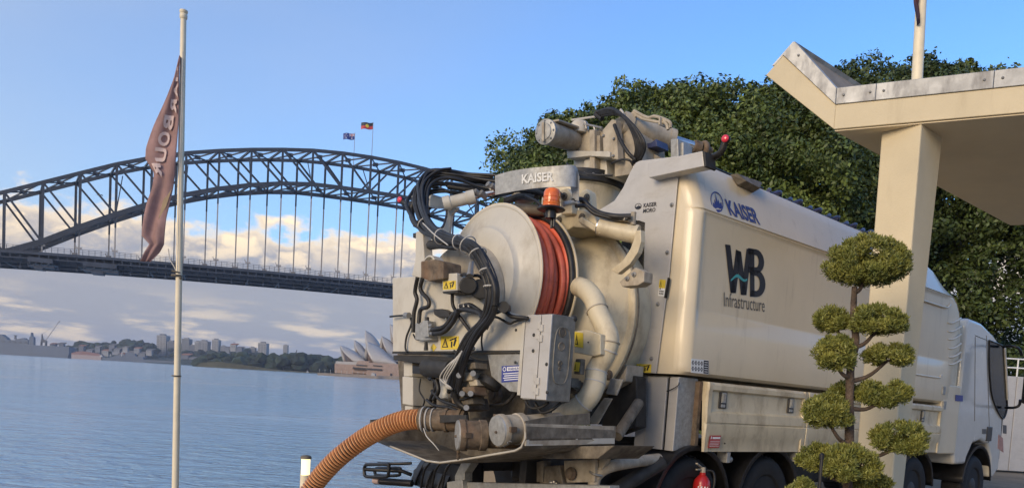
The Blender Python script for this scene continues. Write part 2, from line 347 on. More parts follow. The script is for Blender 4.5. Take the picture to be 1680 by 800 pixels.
def bridge_flag(lab, plab, y, h, z0, kind, n):
    x = n*PL + .3 + (SKEW if y else 0); zb = zt(0)+.95
    pm = MW @ Matrix.Translation((x, y, zb))
    pl = tag(MB().cyl((0, 0, 0), (0, 0, h), .22, .14, 8).obj('flagpole', mpole), plab, 'flagpole', 'flagpoles on the bridge'); pl.matrix_world = pm
    fl = thing('flag', lab, 'flag', M=pm)
    nx, nz_, fw, fh = 28, 14, 7.6, 4.2; col = {}
    navy = mat('flag_navy', (.02, .04, .22)); 
    if kind == 'southern cross ensign': mats = [navy, mat('flag_white', (.75, .75, .75)), mat('flag_red', (.6, .03, .04))]
    else: mats = [mat('flag_black', (.02, .02, .02)), mat('flag_ochre_red', (.55, .04, .03)), mat('flag_yellow', (.85, .60, .05))]
    def at(u, v, off=0): return Vector((-u*fw, off+.55*math.sin(u*7+v)*u, h-.4-(1-v)*fh - u*1.3 - .25*math.sin(u*6)))
    def pick(u, v):
        if kind == 'southern cross ensign':
            if u < .5 and v > .5:
                a, b = u/.5, (v-.5)/.5
                if abs(a-.5) < .07 or abs(b-.5) < .12: return 2
                if abs(a-.5) < .14 or abs(b-.5) < .22 or abs(abs(a-.5)-abs(b-.5)) < .10: return 1
                return 0
            for (cu, cv, r) in ((.25, .25, .085), (.75, .82, .05), (.75, .2, .05), (.64, .55, .05), (.86, .62, .05), (.80, .42, .035)):
                if (u-cu)**2*3.4+(v-cv)**2 < r*r*1.6: return 1
            return 0
        if ((u-.5)*1.87)**2+(v-.5)**2 < .07: return 2
        return 0 if v > .5 else 1
    b = MB(); o0 = 0
    rows = [[at(i/nx, j/nz_) for j in range(nz_+1)] for i in range(nx+1)]
    b.grid(rows)
    b.m = [pick((k//nz_+.5)/nx, (k % nz_+.5)/nz_) for k in range(nx*nz_)]
    o = b.obj('flag_cloth', mats, fl, smooth=60, fix=False)
    s = o.modifiers.new('thick', 'SOLIDIFY'); s.thickness = .04
bridge_flag('blue ensign with union emblem and white stars on the bridge top', 'shorter thin pole on the bridge top carrying the blue flag', 30, 22, 0, 'southern cross ensign', 0)
bridge_flag('black and red flag with yellow disc on the bridge top', 'taller thin pole on the bridge top carrying the black red and yellow flag', 0, 21.5, 0, 'disc', 0)
# ------------------------------------------------------------------ opera house
YO = 900.0
mshell = mat('white_shell_tiles', (.40, .385, .37), .35, var=.08, vscale=.4)
mgl = mat('bronze_glass', (.10, .065, .05), .4, var=.4, vscale=.6)
mpod = mat('pink_granite', (.36, .26, .21), .8, var=.15, vscale=.3)
mslit = mat('podium_window', (.03, .03, .035), .4)
op = thing('shell_concert_hall', 'white shell roofed concert hall on a granite podium by the water', 'building', loc=(0, 0, 0))
def OP(px, py, dy=0): return W(px, py, YO+dy)
def shell(tip, heel, footpx, mouthpx, farpx, depth, dy):
    # tip, heel: ridge ends; footpx: where the side leaf stands; mouthpx: foot of the open end
    T, Hh, Ft, Mo = OP(*tip, dy), OP(*heel, dy), OP(*footpx, dy-depth), OP(*mouthpx, dy-depth)
    Fa = OP(*farpx, dy+depth)
    rd = []
    K = 14
    for i in range(K+1):
        t = i/K; c = T.lerp(Hh, t); c.z += (T.z-min(Hh.z, Ft.z))*.16*math.sin(math.pi*t); rd.append(c)
    def leaf(sgn):
        b = MB(); rows = []
        for i in range(K+1):
            mo = Mo if sgn < 0 else Fa
            f0 = Vector((mo.x+(Ft.x-mo.x)*i/K, dy+YO+sgn*depth, mo.z+(Ft.z-mo.z)*i/K)); r = []
            for j in range(11):
                s = j/10; p = rd[i].lerp(f0, s); bul = math.sin(math.pi*s*.96)*depth*.30; p.y += sgn*bul; p.z += math.sin(math.pi*s)*(rd[i].z-f0.z)*.10; p.x += -math.sin(math.pi*s)*(2.0 if sgn > 0 else 3.5)*(1-i/K); r.append(p)
            rows.append(r)
        o = b.grid(rows).obj('shell_leaf', mshell, op, smooth=50); s = o.modifiers.new('thick', 'SOLIDIFY'); s.thickness = 1.3; s.offset = 0
        return rows[0]
    e1 = leaf(-1); e2 = leaf(1)
    g = MB(); ins = Vector((2.2, 0, -1.2))
    g.grid([[p+ins for p in e1], [(p+q)/2+ins+Vector((-1.0, 0, 0)) for p, q in zip(e1, e2)], [p+ins for p in e2]]).obj('glass_wall', mgl, op, smooth=40)
    for k in range(1, 6):
        f = k/6; i = int(2+8*f); MB().beam(e1[i]+ins+Vector((-.6, -.3, 0)), Vector((e1[i].x+ins.x+2, e1[i].y+.5, e1[10].z)), .35).obj('mullion', mpod, op)
shell((558.5, 567), (600, 591), (601, 594), (581, 593.5), (563, 592), 13, 6)
shell((581.5, 558), (608, 590), (612, 592), (598, 592), (585, 590), 11, 34)
shell((599.2, 542), (634, 585), (640, 592), (612, 591), (603, 590), 14, 40)
shell((603, 561), (648, 593), (652, 597), (613, 595), (597.5, 594), 16, 0)
shell((626, 551.5), (664, 590), (668, 597), (646, 596), (624, 590), 12, 22)
shell((640, 532), (700, 590), (705, 600), (662, 598), (645, 596), 18, 30)
shell((668, 548), (726, 596), (728, 602), (690, 600), (672, 600), 16, 6)
def podium(pxs, dy0, dy1, name, mm):
    f = [OP(x, y, dy0) for x, y in pxs]
    return MB().prism([(v.x, YO+dy0, v.z) for v in f], (0, dy1-dy0, 0)).obj(name, mm, op)
podium([(549, 596), (549, 611), (605, 615), (605, 599)], -24, 60, 'podium', mpod)
podium([(604, 594), (600, 616), (780, 628), (780, 604)], -30, 70, 'podium', mpod)
podium([(551, 592), (550, 597), (606, 599.5), (606, 594)], -22, 50, 'terrace', mshell)
podium([(588, 591), (576, 610.5), (600, 612.5), (606, 592)], -27, -22, 'grand_stair', mpod)
podium([(612, 598.2), (612, 600.0), (627, 601.2), (627, 599.2)], -30.6, -29, 'podium_window', mslit)
podium([(579, 601.5), (578, 604.5), (627, 607.8), (627, 605)], -30.8, -26, 'podium_window', mslit)
podium([(585, 597.2), (584, 599.2), (604, 600.6), (604, 598.6)], -27.6, -26, 'podium_window', mslit)
podium([(640, 612), (640, 616), (643, 616.2), (643, 612.2)], -30.8, -29, 'doorway', mslit)
podium([(521, 611), (521, 615.8), (780, 632), (780, 622)], -45, 90, 'forecourt_wall', mat('quay_wall_stone', (.28, .23, .19), .85, var=.15, vscale=.2))
for k in range(9):
    a = OP(524+k*9, 610.6+k*.66, -44); MB().cyl(a, a+Vector((0, 0, 3.2)), .22, .22, 6).ball(a+Vector((0, 0, 3.4)), .5, 6, 4).obj('promenade_lamp', mshell, op)
tag(MB().box(OP(609, 616, -60), OP(617, 612, -52)).box(OP(611, 612.2, -59), OP(614, 611, -53)).obj('ferry', mshell), 'small white ferry moored in front of the shell roofed hall', 'boat')
# ------------------------------------------------------------------ far shore
mhill = mat('wooded_hill', (.035, .05, .035), .9, var=.5, vscale=.02)
mwood = mat('far_wood', (.028, .045, .026), .9, var=.5, vscale=.05, island=.35)
mtow = [mat('tower_render', c, .7, var=.1, vscale=.1) for c in ((.22, .23, .25), (.16, .17, .19), (.28, .28, .28), (.12, .13, .16))]
mwin = mat('tower_glazing', (.09, .105, .13), .4)
def ridge(name, pts, D0, D1, mm, base):
    b = MB(); rows = []
    top = spline([W(x, y, D1) for x, y in pts], 6)
    for k in range(4):
        f = k/3; r = []
        for v in top:
            r.append(Vector((v.x*(D0+(D1-D0)*f)/D1, D0+(D1-D0)*f, (base + (v.z-base)*f**.7))))
        rows.append(r)
    rows.append([Vector((v.x*1.2, D1*1.2, base)) for v in top])
    return tag(b.grid(rows).obj(name, mm, smooth=50), kind='structure')
ridge('hill', [(-220, 548), (-60, 560), (60, 566), (110, 568), (150, 566), (205, 563), (250, 570), (320, 582), (360, 586), (420, 590)], 2450, 2950, mhill, WZ-1)
ridge('hill', [(240, 582), (300, 580), (345, 578), (390, 577), (430, 581), (480, 586), (540, 592), (640, 600), (760, 606)], 2300, 2700, mhill, WZ-1)
def wood(name, spec, D, depth, rad, n, seed):
    # spec: outline (px, py of the tree tops); lumps of foliage fill it down to the shore
    rs = random.Random(seed); V = []; Fc = []
    ico = bpy.data.meshes.new('t'); bm = bmesh.new(); bmesh.ops.create_icosphere(bm, subdivisions=2, radius=1); bv = np.array([v.co[:] for v in bm.verts]); bf = np.array([[v.index for v in f.verts] for f in bm.faces]); bm.free(); bpy.data.meshes.remove(ico)
    for i in range(n):
        px = rs.uniform(spec[0][0], spec[-1][0]); py = np.interp(px, [a for a, b in spec], [b for a, b in spec]); d = D+rs.uniform(0, depth)
        tp = W(px, py, d); r = rad*rs.uniform(.55, 1.25); z = (WZ+1)+(tp.z-WZ-1)*max(.12, min(1, rs.random()**.55)) - r*rs.uniform(.55, 1.0)
        q = bv*(1+rng.normal(0, .12, (len(bv), 1))); V.append(q*np.array([r*1.2, r, r*.85])+np.array([tp.x, d, max(z, WZ+r*.3)])); Fc.append(bf+i*len(bv))
    me = bpy.data.meshes.new(name); V = np.concatenate(V); Fc = np.concatenate(Fc); me.from_pydata(V.tolist(), [], Fc.tolist()); me.materials.append(mwood)
    o = bpy.data.objects.new(name, me); C.objects.link(o); return tag(o, kind='stuff')
wood('far_wood', [(328, 588), (345, 580), (362, 576), (385, 580), (400, 576), (425, 580), (460, 581), (480, 577), (505, 580), (525, 583), (545, 584), (560, 585), (640, 590), (760, 598)], 1480, 160, 13, 420, 3)
wood('hillside_wood', [(112, 566), (128, 558), (150, 562), (175, 561), (190, 557), (212, 556), (232, 558), (250, 563), (300, 574), (345, 570), (392, 566), (430, 575)], 2480, 330, 14, 300, 5)
tag(MB().prism([W(x, y, 1450) for x, y in ((322, 600), (330, 594), (360, 593), (410, 600), (450, 606), (540, 611.5), (640, 617), (640, 619), (540, 614), (400, 605), (320, 601.5))], (0, 60, 0)).obj('headland', mat('headland_grass', (.09, .085, .05), .9, var=.4, vscale=.05)), kind='structure')
def tower(x0, x1, yt, yb, D, k, lab, cat='tower', crown=True, strips=3, name='apartment_tower'):
    a, b = W(x0, yb, D), W(x1, yb, D); zt_ = W((x0+x1)/2, yt, D).z; w = b.x-a.x; dp = min(w, 40)
    o = thing(name, lab, cat, loc=((a.x+b.x)/2, D, min(a.z, b.z)-18)); h = zt_-o.location.z
    MB().box((-w/2, 0, 0), (w/2, dp, h)).obj('wall', mtow[k], o)
    if crown: MB().box((-w*.28, dp*.2, h), (w*.22, dp*.7, h+w*.16)).obj('roof_plant', mtow[(k+1) % 4], o)
    for s in range(strips):
        x = -w/2+w*(s+.5)/strips
        for zz in np.arange(8, h-4, 6.0): 
            pass
        wv = MB()
        for zz in np.arange(6, h-5, 6.5): wv.box((x-w*.30/strips, -.35, zz), (x+w*.30/strips, .4, zz+3.4))
        tag(wv.obj('window_column', mwin, o), kind='stuff')
    return o
T = [(256, 271.5, 549.5, 590, 2, 'pale broad apartment tower just left of the white flagpole'), (273, 285, 559.5, 590, 3, 'darker mid height tower between the broad pale tower and the flagpole'),
     (297, 309.5, 555, 592, 1, 'tall grey tower immediately right of the white flagpole'), (309.8, 318, 566, 592, 3, 'low dark block beside the tall grey tower'), (318.3, 326, 559.5, 592, 2, 'slim pale tower left of a twin stepped tower'),
     (325.5, 339.5, 559, 592, 0, 'wide stepped tower in the middle of the skyline cluster'), (346.5, 357.5, 556.5, 592, 2, 'tall pale tower with pointed crown left of the dark wood'), (361, 369, 567, 592, 0, 'short pale block between pointed tower and far crane'),
     (408, 417, 569.5, 595, 0, 'low pale block left of the lone glass slab'), (422, 436, 562, 597, 2, 'lone square slab tower above the dark wood'), (463.5, 470.5, 565.5, 597, 2, 'narrow bright tower above the wood nearest the shell hall'), (286.5, 296, 562, 592, 0, 'grey tower half hidden behind the white flagpole')]
for (x0, x1, yt, yb, k, lab) in T: tower(x0, x1, yt, yb, 2620, k, lab, group='' if 0 else None) if 0 else tower(x0, x1, yt, yb, 2620, k, lab)
def house(px, py, w, h, D, k, lab, roofc):
    a = W(px, py, D); s = D/FPX; o = thing('hillside_house', lab, 'house', loc=(a.x, a.y, a.z), group='houses among the trees on the far hill')
    w *= s; h *= s
    MB().box((-w/2, 0, -8), (w/2, w*.7, h)).obj('wall', mtow[k], o)
    MB().prism([(-w*.56, -.5, h), (w*.56, -.5, h), (w*.3, w*.35, h+w*.22), (-w*.3, w*.35, h+w*.22)], (0, .4, .1)).prism([(-w*.56, -.5, h-.3), (-w*.56, w*.75, h-.3), (0, w*.3, h+w*.26)], (w*1.1, 0, 0)).obj('roof', roofc, o)
    wm = MB()
    for i in range(3): wm.box((-w*.36+i*w*.28, -.3, h*.35), (-w*.24+i*w*.28, .2, h*.75))
    tag(wm.obj('window_row', mwin, o), kind='stuff')
rr = mat('terracotta_roof', (.26, .12, .08), .8); rg = mat('slate_roof', (.13, .13, .14), .8)
spots = [(118, 576, 9, 5), (133, 572, 8, 5), (146, 579, 10, 5), (160, 574, 8, 6), (172, 580, 11, 5), (183, 572, 9, 6), (190, 578, 12, 6), (199, 585, 10, 5), (205, 574, 8, 5), (214, 582, 10, 5), (224, 577, 9, 6), (232, 584, 11, 5), (244, 579, 9, 5), (303, 588, 12, 6), (315, 592, 10, 5), (372, 575, 9, 5), (382, 572, 9, 7), (392, 575, 9, 5), (86, 568, 9, 4), (100, 567, 8, 4)]
hw = ['white', 'pale', 'cream', 'grey']
ordn = 'first second third fourth fifth sixth seventh eighth ninth tenth eleventh twelfth thirteenth fourteenth fifteenth sixteenth seventeenth eighteenth nineteenth twentieth'.split()
for i, (px, py, w, h) in enumerate(sorted(spots)):
    house(px, py, w, h, 2440, i % 4, '%s roofed house on the far hill, %s house from the left' % ('terracotta' if i % 3 == 0 else 'slate', ordn[i]), rr if i % 3 == 0 else rg)
# far harbour: warship, crane, sheds, boats
mship = mat('warship_grey', (.075, .10, .14), .6, var=.1, vscale=.05); mcr = mat('crane_dark', (.05, .055, .065), .6); mcrw = mat('crane_boom', (.34, .34, .36), .6)
DS = 2350
def fpoly(pts, dep, D=DS): return MB().prism([W(x, y, D) for x, y in pts], (0, dep, 0))
sh = thing('warship', 'long flat decked grey warship moored on the far left shore', 'ship', loc=W(50, 580, DS))
def into(o, par): o.parent = par; o.matrix_parent_inverse = Matrix.Translation(par.location).inverted(); return o
into(fpoly([(-190, 554), (-190, 570), (-40, 579), (110, 587.5), (113, 580), (113, 568.5), (52, 565.5), (0, 561.5), (-120, 555)], 32).obj('hull', mship), sh)
into(fpoly([(-60, 558), (0, 562), (46, 564.5), (46, 557.5), (40, 556), (38, 554), (26, 556), (24, 557.5), (12, 557), (10, 554), (2, 548), (-3, 548), (-8, 556), (-60, 552)], 18, DS+8).obj('superstructure', mship), sh)
into(fpoly([(47, 565), (55, 565.5), (55, 553), (52, 551), (51.3, 545), (50.6, 545), (50, 551), (48, 553)], 10, DS+4).obj('island_mast', mship), sh)
into(fpoly([(23, 556), (26, 556), (25.6, 551), (28, 549.6), (22, 549.2), (23.8, 551)], 4, DS+9).obj('radar_mast', mcr), sh)
into(fpoly([(-190, 569.5), (-190, 571), (112, 588.3), (112, 587)], .8, DS-1.2).obj('waterline_band', mcr), sh)
for k in range(5): into(fpoly([(4+k*9, 558.8+k*.4), (4+k*9, 560.4+k*.4), (8+k*9, 560.8+k*.4), (8+k*9, 559.1+k*.4)], 1, DS+6.6).obj('bridge_window', mcr), sh)
cr = thing('dockside_crane', 'dark dockside crane with a long pale boom raised to the right', 'crane', loc=W(71, 566, DS+60))
into(fpoly([(66, 566), (68, 566), (68, 561), (73.5, 561.5), (73.5, 567), (75.5, 567), (76, 559), (72, 556.5), (67, 556.5)], 6, DS+60).obj('portal', mcr), cr)
into(fpoly([(67.6, 557), (70.6, 557), (69, 549), (68.4, 547.4), (67.8, 549)], 4, DS+61).obj('a_frame', mcr), cr)
into(MB().beam(W(74, 559.5, DS+62), W(97, 527, DS+62), 1.5, 2.0).obj('boom', mcrw), cr)
into(MB().beam(W(97, 526.6, DS+62), W(98, 527.6, DS+62), 2.2, 2.2).beam(W(68.6, 548.5, DS+62), W(97, 527, DS+62), .35).obj('boom_head', mcr), cr)
shd = thing('wharf_shed', 'long pink walled wharf shed with a dull red roof on the far shore', 'shed', loc=W(140, 585, 2330))
into(fpoly([(117, 580.5), (117, 587.8), (166, 590.5), (166, 583.5)], 20, 2330).obj('wall', mat('pink_wall', (.36, .28, .26), .8)), shd)
into(fpoly([(117, 578.5), (117, 580.6), (166, 583.6), (162, 579.5), (135, 575.5), (126, 576)], 20, 2331).obj('roof', mat('dull_red_roof', (.24, .12, .10), .8)), shd)
s2 = thing('patrol_ship', 'low grey patrol ship with white mast right of the wharf shed', 'ship', loc=W(200, 590, 2330))
into(fpoly([(167, 585.5), (168, 591), (250, 596), (284, 597.8), (286, 592), (240, 589.5)], 14, 2330).obj('hull', mship), s2)
into(fpoly([(176, 586.5), (236, 590), (234, 585), (222, 584), (221, 579), (206, 578), (205, 583), (190, 583)], 10, 2333).obj('superstructure', mship), s2)
into(fpoly([(199, 584), (200.4, 584), (200.8, 576), (199.6, 576)], 2, 2331).obj('mast', mshell), s2)
for x, y, w, lab in ((165.5, 584.5, 4, 'tiny white motor boat by the end of the wharf shed'), (181, 583.5, 2, 'thin white yacht left of the patrol ship mast'), (504, 610.5, 3, 'tiny white boat off the dark wooded headland')):
    b = thing('small_boat', lab, 'boat', loc=W(x, y, 1440 if x > 400 else 2300)); s = b.location.y/FPX
    MB().prism([(-w*s/2, 0, 0), (w*s/2, 0, 0), (w*s*.62, 0, 1.6*s), (-w*s*.5, 0, 1.4*s)], (0, 3, 0)).obj('hull', mshell, b); MB().box((-w*s*.2, .5, 1.4*s), (w*s*.2, 2.5, 3*s)).obj('cabin', mshell, b)
for x, y0, y1, D, lab in ((385.5, 570, 560.5, 2600, 'thin leaning construction crane jib above the skyline houses'), (486, 583, 573.5, 1600, 'thin mast standing out of the dark headland wood')):
    a = W(x-1, y0, D); b = W(x+(-1.5 if x < 400 else 1), y1, D); tag(MB().beam(a, b, 1.4).beam(a+Vector((3, 0, 0)), a+Vector((0, 0, 8)), 1.6).obj('crane' if x < 400 else 'mast', mcr), lab, 'crane' if x < 400 else 'mast')
# ------------------------------------------------------------------ trees behind
def leafcloud(name, cent, rad, n, size, mm, parent=None, up=.3, stretch=(1, 1, .8), surf=.5, kind=None, seed=1, lift=0., needle=False):
    g = np.random.default_rng(seed); cent = np.asarray(cent, float); rad = np.asarray(rad, float); k = len(cent)
    w = rad**2; idx = g.choice(k, n, p=w/w.sum()); d = g.normal(size=(n, 3)) + np.array([0, -lift*.5, lift]); d /= np.linalg.norm(d, axis=1)[:, None]
    rr_ = rad[idx]*(surf+(1-surf)*g.random(n)**.5)*(1+.12*g.normal(size=n))
    P = cent[idx]+d*rr_[:, None]*np.array(stretch)
    nn = d*.9+g.normal(size=(n, 3))*.75+np.array([0, 0, up]); nn /= np.linalg.norm(nn, axis=1)[:, None]
    a = np.cross(nn, g.normal(size=(n, 3))) if not needle else d*.9+g.normal(size=(n, 3))*.45+np.array([0, 0, .55])
    if needle: nn = np.cross(a, g.normal(size=(n, 3))); nn /= np.linalg.norm(nn, axis=1)[:, None]
    a /= np.linalg.norm(a, axis=1)[:, None]; b = np.cross(nn, a)
    sz = size*(.6+.8*g.random(n))[:, None]
    wd_ = .15 if needle else .28
    V = np.stack([P-a*sz*.5, P+b*sz*wd_+nn*sz*.06, P+a*sz*.55, P-b*sz*wd_+nn*sz*.06], 1).reshape(-1, 3)
    me = bpy.data.meshes.new(name); me.vertices.add(4*n); me.loops.add(4*n); me.polygons.add(n)
    me.vertices.foreach_set('co', V.astype(np.float32).ravel()); me.loops.foreach_set('vertex_index', np.arange(4*n, dtype=np.int32)); me.polygons.foreach_set('loop_start', np.arange(0, 4*n, 4, dtype=np.int32))
    me.materials.append(mm); me.update(); me.validate()
    o = bpy.data.objects.new(name, me); C.objects.link(o); o.parent = parent
    return tag(o, kind=kind)
def leafmat(name, c1, c2, isl=.45, vs=.5):
    m = mat(name, c1, .55, var=.3, vscale=vs, island=isl, col2=c2); p = m.node_tree.nodes['Principled BSDF']
    p.inputs['Subsurface Weight'].default_value = 0; return m
mfig = leafmat('fig_leaf', (.15, .195, .040), (.030, .055, .014), .45); mfig2 = leafmat('dark_fig_leaf', (.085, .12, .030), (.026, .048, .015), .45)
mbark = mat('grey_brown_bark', (.12, .09, .065), .9, var=.4, vscale=8, bump=.8, bscale=20)
def bigtree(lab, outline, D, depth, base, n, nclump, crad, seed, mm, leaf=.24):
    rs = random.Random(seed); o = thing('fig_tree', lab, 'tree', loc=base, group='fig trees behind the truck'); cen = []; rd = []
    xs = [a for a, b in outline]; ys = [b for a, b in outline]; L0 = W(xs[0], ys[0], D).x; 
    for i in range(nclump):
        px = rs.uniform(xs[0]+crad*1.25*FPX/D, xs[-1]-crad*FPX/D); phi = rs.uniform(-.05, 1.9); py = float(np.interp(px, xs, ys)); tp = W(px, py, D)
        r = crad*(.45+1.0*rs.random()**1.6); edge = min(1, (px-xs[0])/60, (xs[-1]-px)/60)
        zc = 1.6+(tp.z-1.6-r*.85)*max(.0, math.sin(min(phi, math.pi/2)))**.8; yy = D-depth*math.cos(phi)*(.35+.65*edge)
        yy += rs.uniform(-1.1, .9); zc += rs.uniform(-.30, .0)-r*.75; r *= 1.2
        p = Vector((tp.x + (yy-D)*tp.x/D, yy, zc))-Vector(base)
        for q in range(9):                           # a bough: sprays of leaves over its upper and outer side
            v = Vector((rs.gauss(0, 1), rs.gauss(-.45, 1), rs.gauss(.5, .8))).normalized(); cen.append(p+Vector((v.x*r, v.y*r*.9, v.z*r*.72))); rd.append(r*rs.uniform(.24, .46))
    leafcloud('crown', cen, rd, n, leaf, mm, o, seed=seed, up=.35, surf=.35, lift=.3)
    tr = MB(); h = max(c.z for c in cen)*.6
    tr.tube(spline([(0, 0, -.1), (.1, .1, h*.3), (-.15, .1, h*.6), (0, 0, h)], 5), [.75-.5*i/15 for i in range(16)], 10).obj('trunk', mbark, o, smooth=60)
    for i in range(7):
        c = rs.choice(cen); a = Vector((0, 0, h*rs.uniform(.25, .7))); lm = MB()
        pts = spline([a, a.lerp(c, .45)+Vector((0, 0, .8)), c], 5); lm.tube(pts, [.28-.2*k/len(pts) for k in range(len(pts))], 7).obj('limb', mbark, o, smooth=60)
    return o
OUT1 = [(826, 285), (838, 258), (858, 226), (876, 210), (905, 190), (935, 183), (965, 186), (985, 180), (1010, 158), (1040, 142), (1062, 140), (1095, 128), (1130, 126), (1185, 131), (1225, 128), (1268, 132), (1330, 140), (1380, 150), (1420, 165)]
bigtree('broad dark green fig tree directly behind the truck and its boom', OUT1, 25, 5.0, (W(1120, 600, 25).x, 26, 0), 360000, 215, 1.1, 11, mfig, .115)
OUT2 = [(1250, 175), (1290, 150), (1330, 132), (1360, 122), (1400, 108), (1440, 102), (1480, 102), (1520, 104), (1560, 108), (1600, 112), (1660, 116), (1720, 112), (1800, 112), (1880, 120)]
bigtree('second fig tree behind the canopy roof and the truck cab', OUT2, 29, 6, (W(1560, 600, 29).x, 31, 0), 300000, 250, 1.1, 23, mfig2, .13)
sp = thing('tall_shrub', 'wispy young tree top poking above the fig behind the white pole', 'tree', loc=(W(1572, 600, 34).x, 34, 0)); cen = [W(x, y, 34)-sp.location for x, y in ((1580, 112), (1572, 122), (1590, 104), (1562, 128), (1585, 124))]
leafcloud('crown', cen, [.35, .35, .25, .4, .4], 420, .22, mfig, sp, seed=5, surf=.1); MB().tube([(0, 0, 0), (.05, 0, 6), cen[0]-Vector((0, 0, .4))], [.18, .12, .03], 6).obj('trunk', mbark, sp)
hb = thing('boundary_hedge', 'dark leafy hedge beyond the truck cab at the right edge', 'hedge', loc=(W(1650, 600, 27).x, 27, 0)); cen = []; rs = random.Random(4)
for i in range(330): cen.append((rs.uniform(-9, 14), rs.uniform(-1.4, 1.4)+2, rs.uniform(.3, 8.8)))
leafcloud('crown', cen, [.95]*330, 110000, .17, mfig2, hb, seed=9)
st_ = MB()
for i in range(6): st_.tube([(-8+i*3.5, 2, 0), (-8+i*3.5+.2, 2, 3)], [.09, .04], 6)
st_.obj('stem', mbark, hb)
# ------------------------------------------------------------------ canopy (column, flat roof, upswept wing)
mcol = mat('cream_render', (.66, .56, .38), .75, var=.06, vscale=2, dirt=(.40, .32, .21), damt=.14, dscale=(5, 5, .6), bump=.15, bscale=80)
mcolt = mat('tan_render', (.62, .47, .24), .75, var=.05, vscale=2, bump=.15, bscale=80)
msof = mat('soffit_paint', (.76, .64, .45), .85, var=.05, vscale=1.5)
mfl = mat('weathered_flashing', (.42, .43, .43), .5, metal=.3, var=.25, vscale=5, dirt=(.22, .19, .16), damt=.42, dscale=(5, 5, 1.5))
mtile = mat('brown_roof_sheet', (.30, .24, .18), .8, var=.2, vscale=4)
KC = W(1368, 212, 6.44)
Fh = Vector((math.sin(TH), math.cos(TH), 0)); Eh = Vector((.898, -.440, 0))
cn = thing('canopy_shelter', 'cream concrete canopy with upswept wing standing on one column', 'canopy', loc=(KC.x, KC.y, 0))
k0 = Vector((0, 0, KC.z)); LEN = 4.45; TK = .20; FLS = .135
wing = [k0, k0 - Eh*.585 + Vector((0, 0, .515))]
nw = Vector((.515*Eh.x, .515*Eh.y, .585)).normalized()
def slab(a, b, th, nrm, name, mm, off=0., f0=0., ln=LEN, th0=0.):
    return MB().prism([a+nrm*th0+Fh*f0, b+nrm*th0+Fh*f0, b+nrm*(th0+th)+Fh*f0, a+nrm*(th0+th)+Fh*f0], Fh*ln).obj(name, mm, cn, bevel=.006)
zz = Vector((0, 0, 1)); far = k0+Eh*6
up_mid = zz*TK
MB().prism([k0, far, far+up_mid, k0+up_mid], Fh*LEN).obj('flat_roof', [mcol], cn, bevel=.006)
MB().prism([k0+Vector((0, 0, .0)), wing[1], wing[1]+nw*TK, k0+up_mid], Fh*LEN).obj('upswept_wing', mcol, cn, bevel=.006)
MB().prism([k0+zz*-.004+Fh*.02, far+zz*-.004+Fh*.02, far+zz*-.012+Fh*.02, k0+zz*-.012+Fh*.02], Fh*(LEN-.04)).obj('soffit', msof, cn)
def flash(a, b, na, nb, name='flashing'):
    o_ = -Fh*.012
    return MB().prism([a+na*(TK+.002)+o_, b+nb*(TK+.002)+o_, b+nb*(TK+FLS)+o_, a+na*(TK+FLS)+o_], Fh*.05).obj(name, mfl, cn, bevel=.003)
flash(k0+Eh*.004, k0+Eh*.30, zz, zz); flash(k0+Eh*.304, k0+Eh*1.12, zz, zz); flash(k0+Eh*1.124, k0+Eh*3.2, zz, zz); flash(k0+Eh*3.204, far, zz, zz)
MB().prism([k0+zz*(TK+.002)-Fh*.012, wing[1]+nw*(TK+.002)-Fh*.012, wing[1]+nw*(TK+FLS)-Fh*.012, k0+zz*(TK+FLS)-Fh*.012], Fh*.05).obj('flashing', mfl, cn, bevel=.003)
MB().prism([k0+zz*(TK+.03)+Fh*.05, wing[1]+nw*(TK+.10)+Fh*.05, wing[1]+nw*(TK+.03)+Fh*.05], Fh*(LEN-.1)).obj('wing_top_sheet', mtile, cn)
MB().prism([wing[1]-Eh*.02+nw*.10, wing[1]+nw*.10+Eh*.0, wing[1]+nw*(TK+FLS), wing[1]-Eh*.02+nw*(TK+FLS)], Fh*LEN).obj('wing_edge_flashing', mfl, cn)
for d in (.06, .26, .36, 1.06, 1.18): MB().ball(k0+Eh*d+zz*(TK+.07)-Fh*.014, .011, 8, 6).obj('flashing_rivet', M['bolt'], cn)
MB().ball(k0-Eh*.5+zz*.44+nw*(TK+.07)-Fh*.014, .011, 8, 6).obj('flashing_rivet', M['bolt'], cn)
# column: taper narrows downwards
fc = .62
a0, a1 = lf(1443.5, 252, fc), lf(1509, 241, fc); b0, b1 = lf(1401, 800, fc), lf(1463, 800, fc)
ttop = lr(1540, 300, a1.x).y-fc; tbot = lr(1479, 800, b1.x).y-fc
def colpt(a, b, z): f = (z-b.z)/(a.z-b.z); return b.lerp(a, f)
ztopc, zbotc = KC.z+.02, -.02
A0, A1, B0, B1 = (toW(colpt(p, q_, z)) for p, q_, z in ((a0, b0, ztopc), (a1, b1, ztopc), (a0, b0, 0), (a1, b1, 0)))
cb = MB(); o_ = Vector(cn.location); T0, T1 = Fh*ttop, Fh*(tbot-.02)
top4 = [A0-o_, A1-o_, A1+T0-o_, A0+T0-o_]; bot4 = [B0-o_, B1-o_, B1+T1-o_, B0+T1-o_]
for v in top4: v.z = KC.z-.006
for v in bot4: v.z = -.02
cb.add(bot4+top4, [(3, 2, 1, 0), (4, 5, 6, 7), (0, 1, 5, 4), (1, 2, 6, 5), (2, 3, 7, 6), (3, 0, 4, 7)]).obj('column', mcol, cn, bevel=.012)
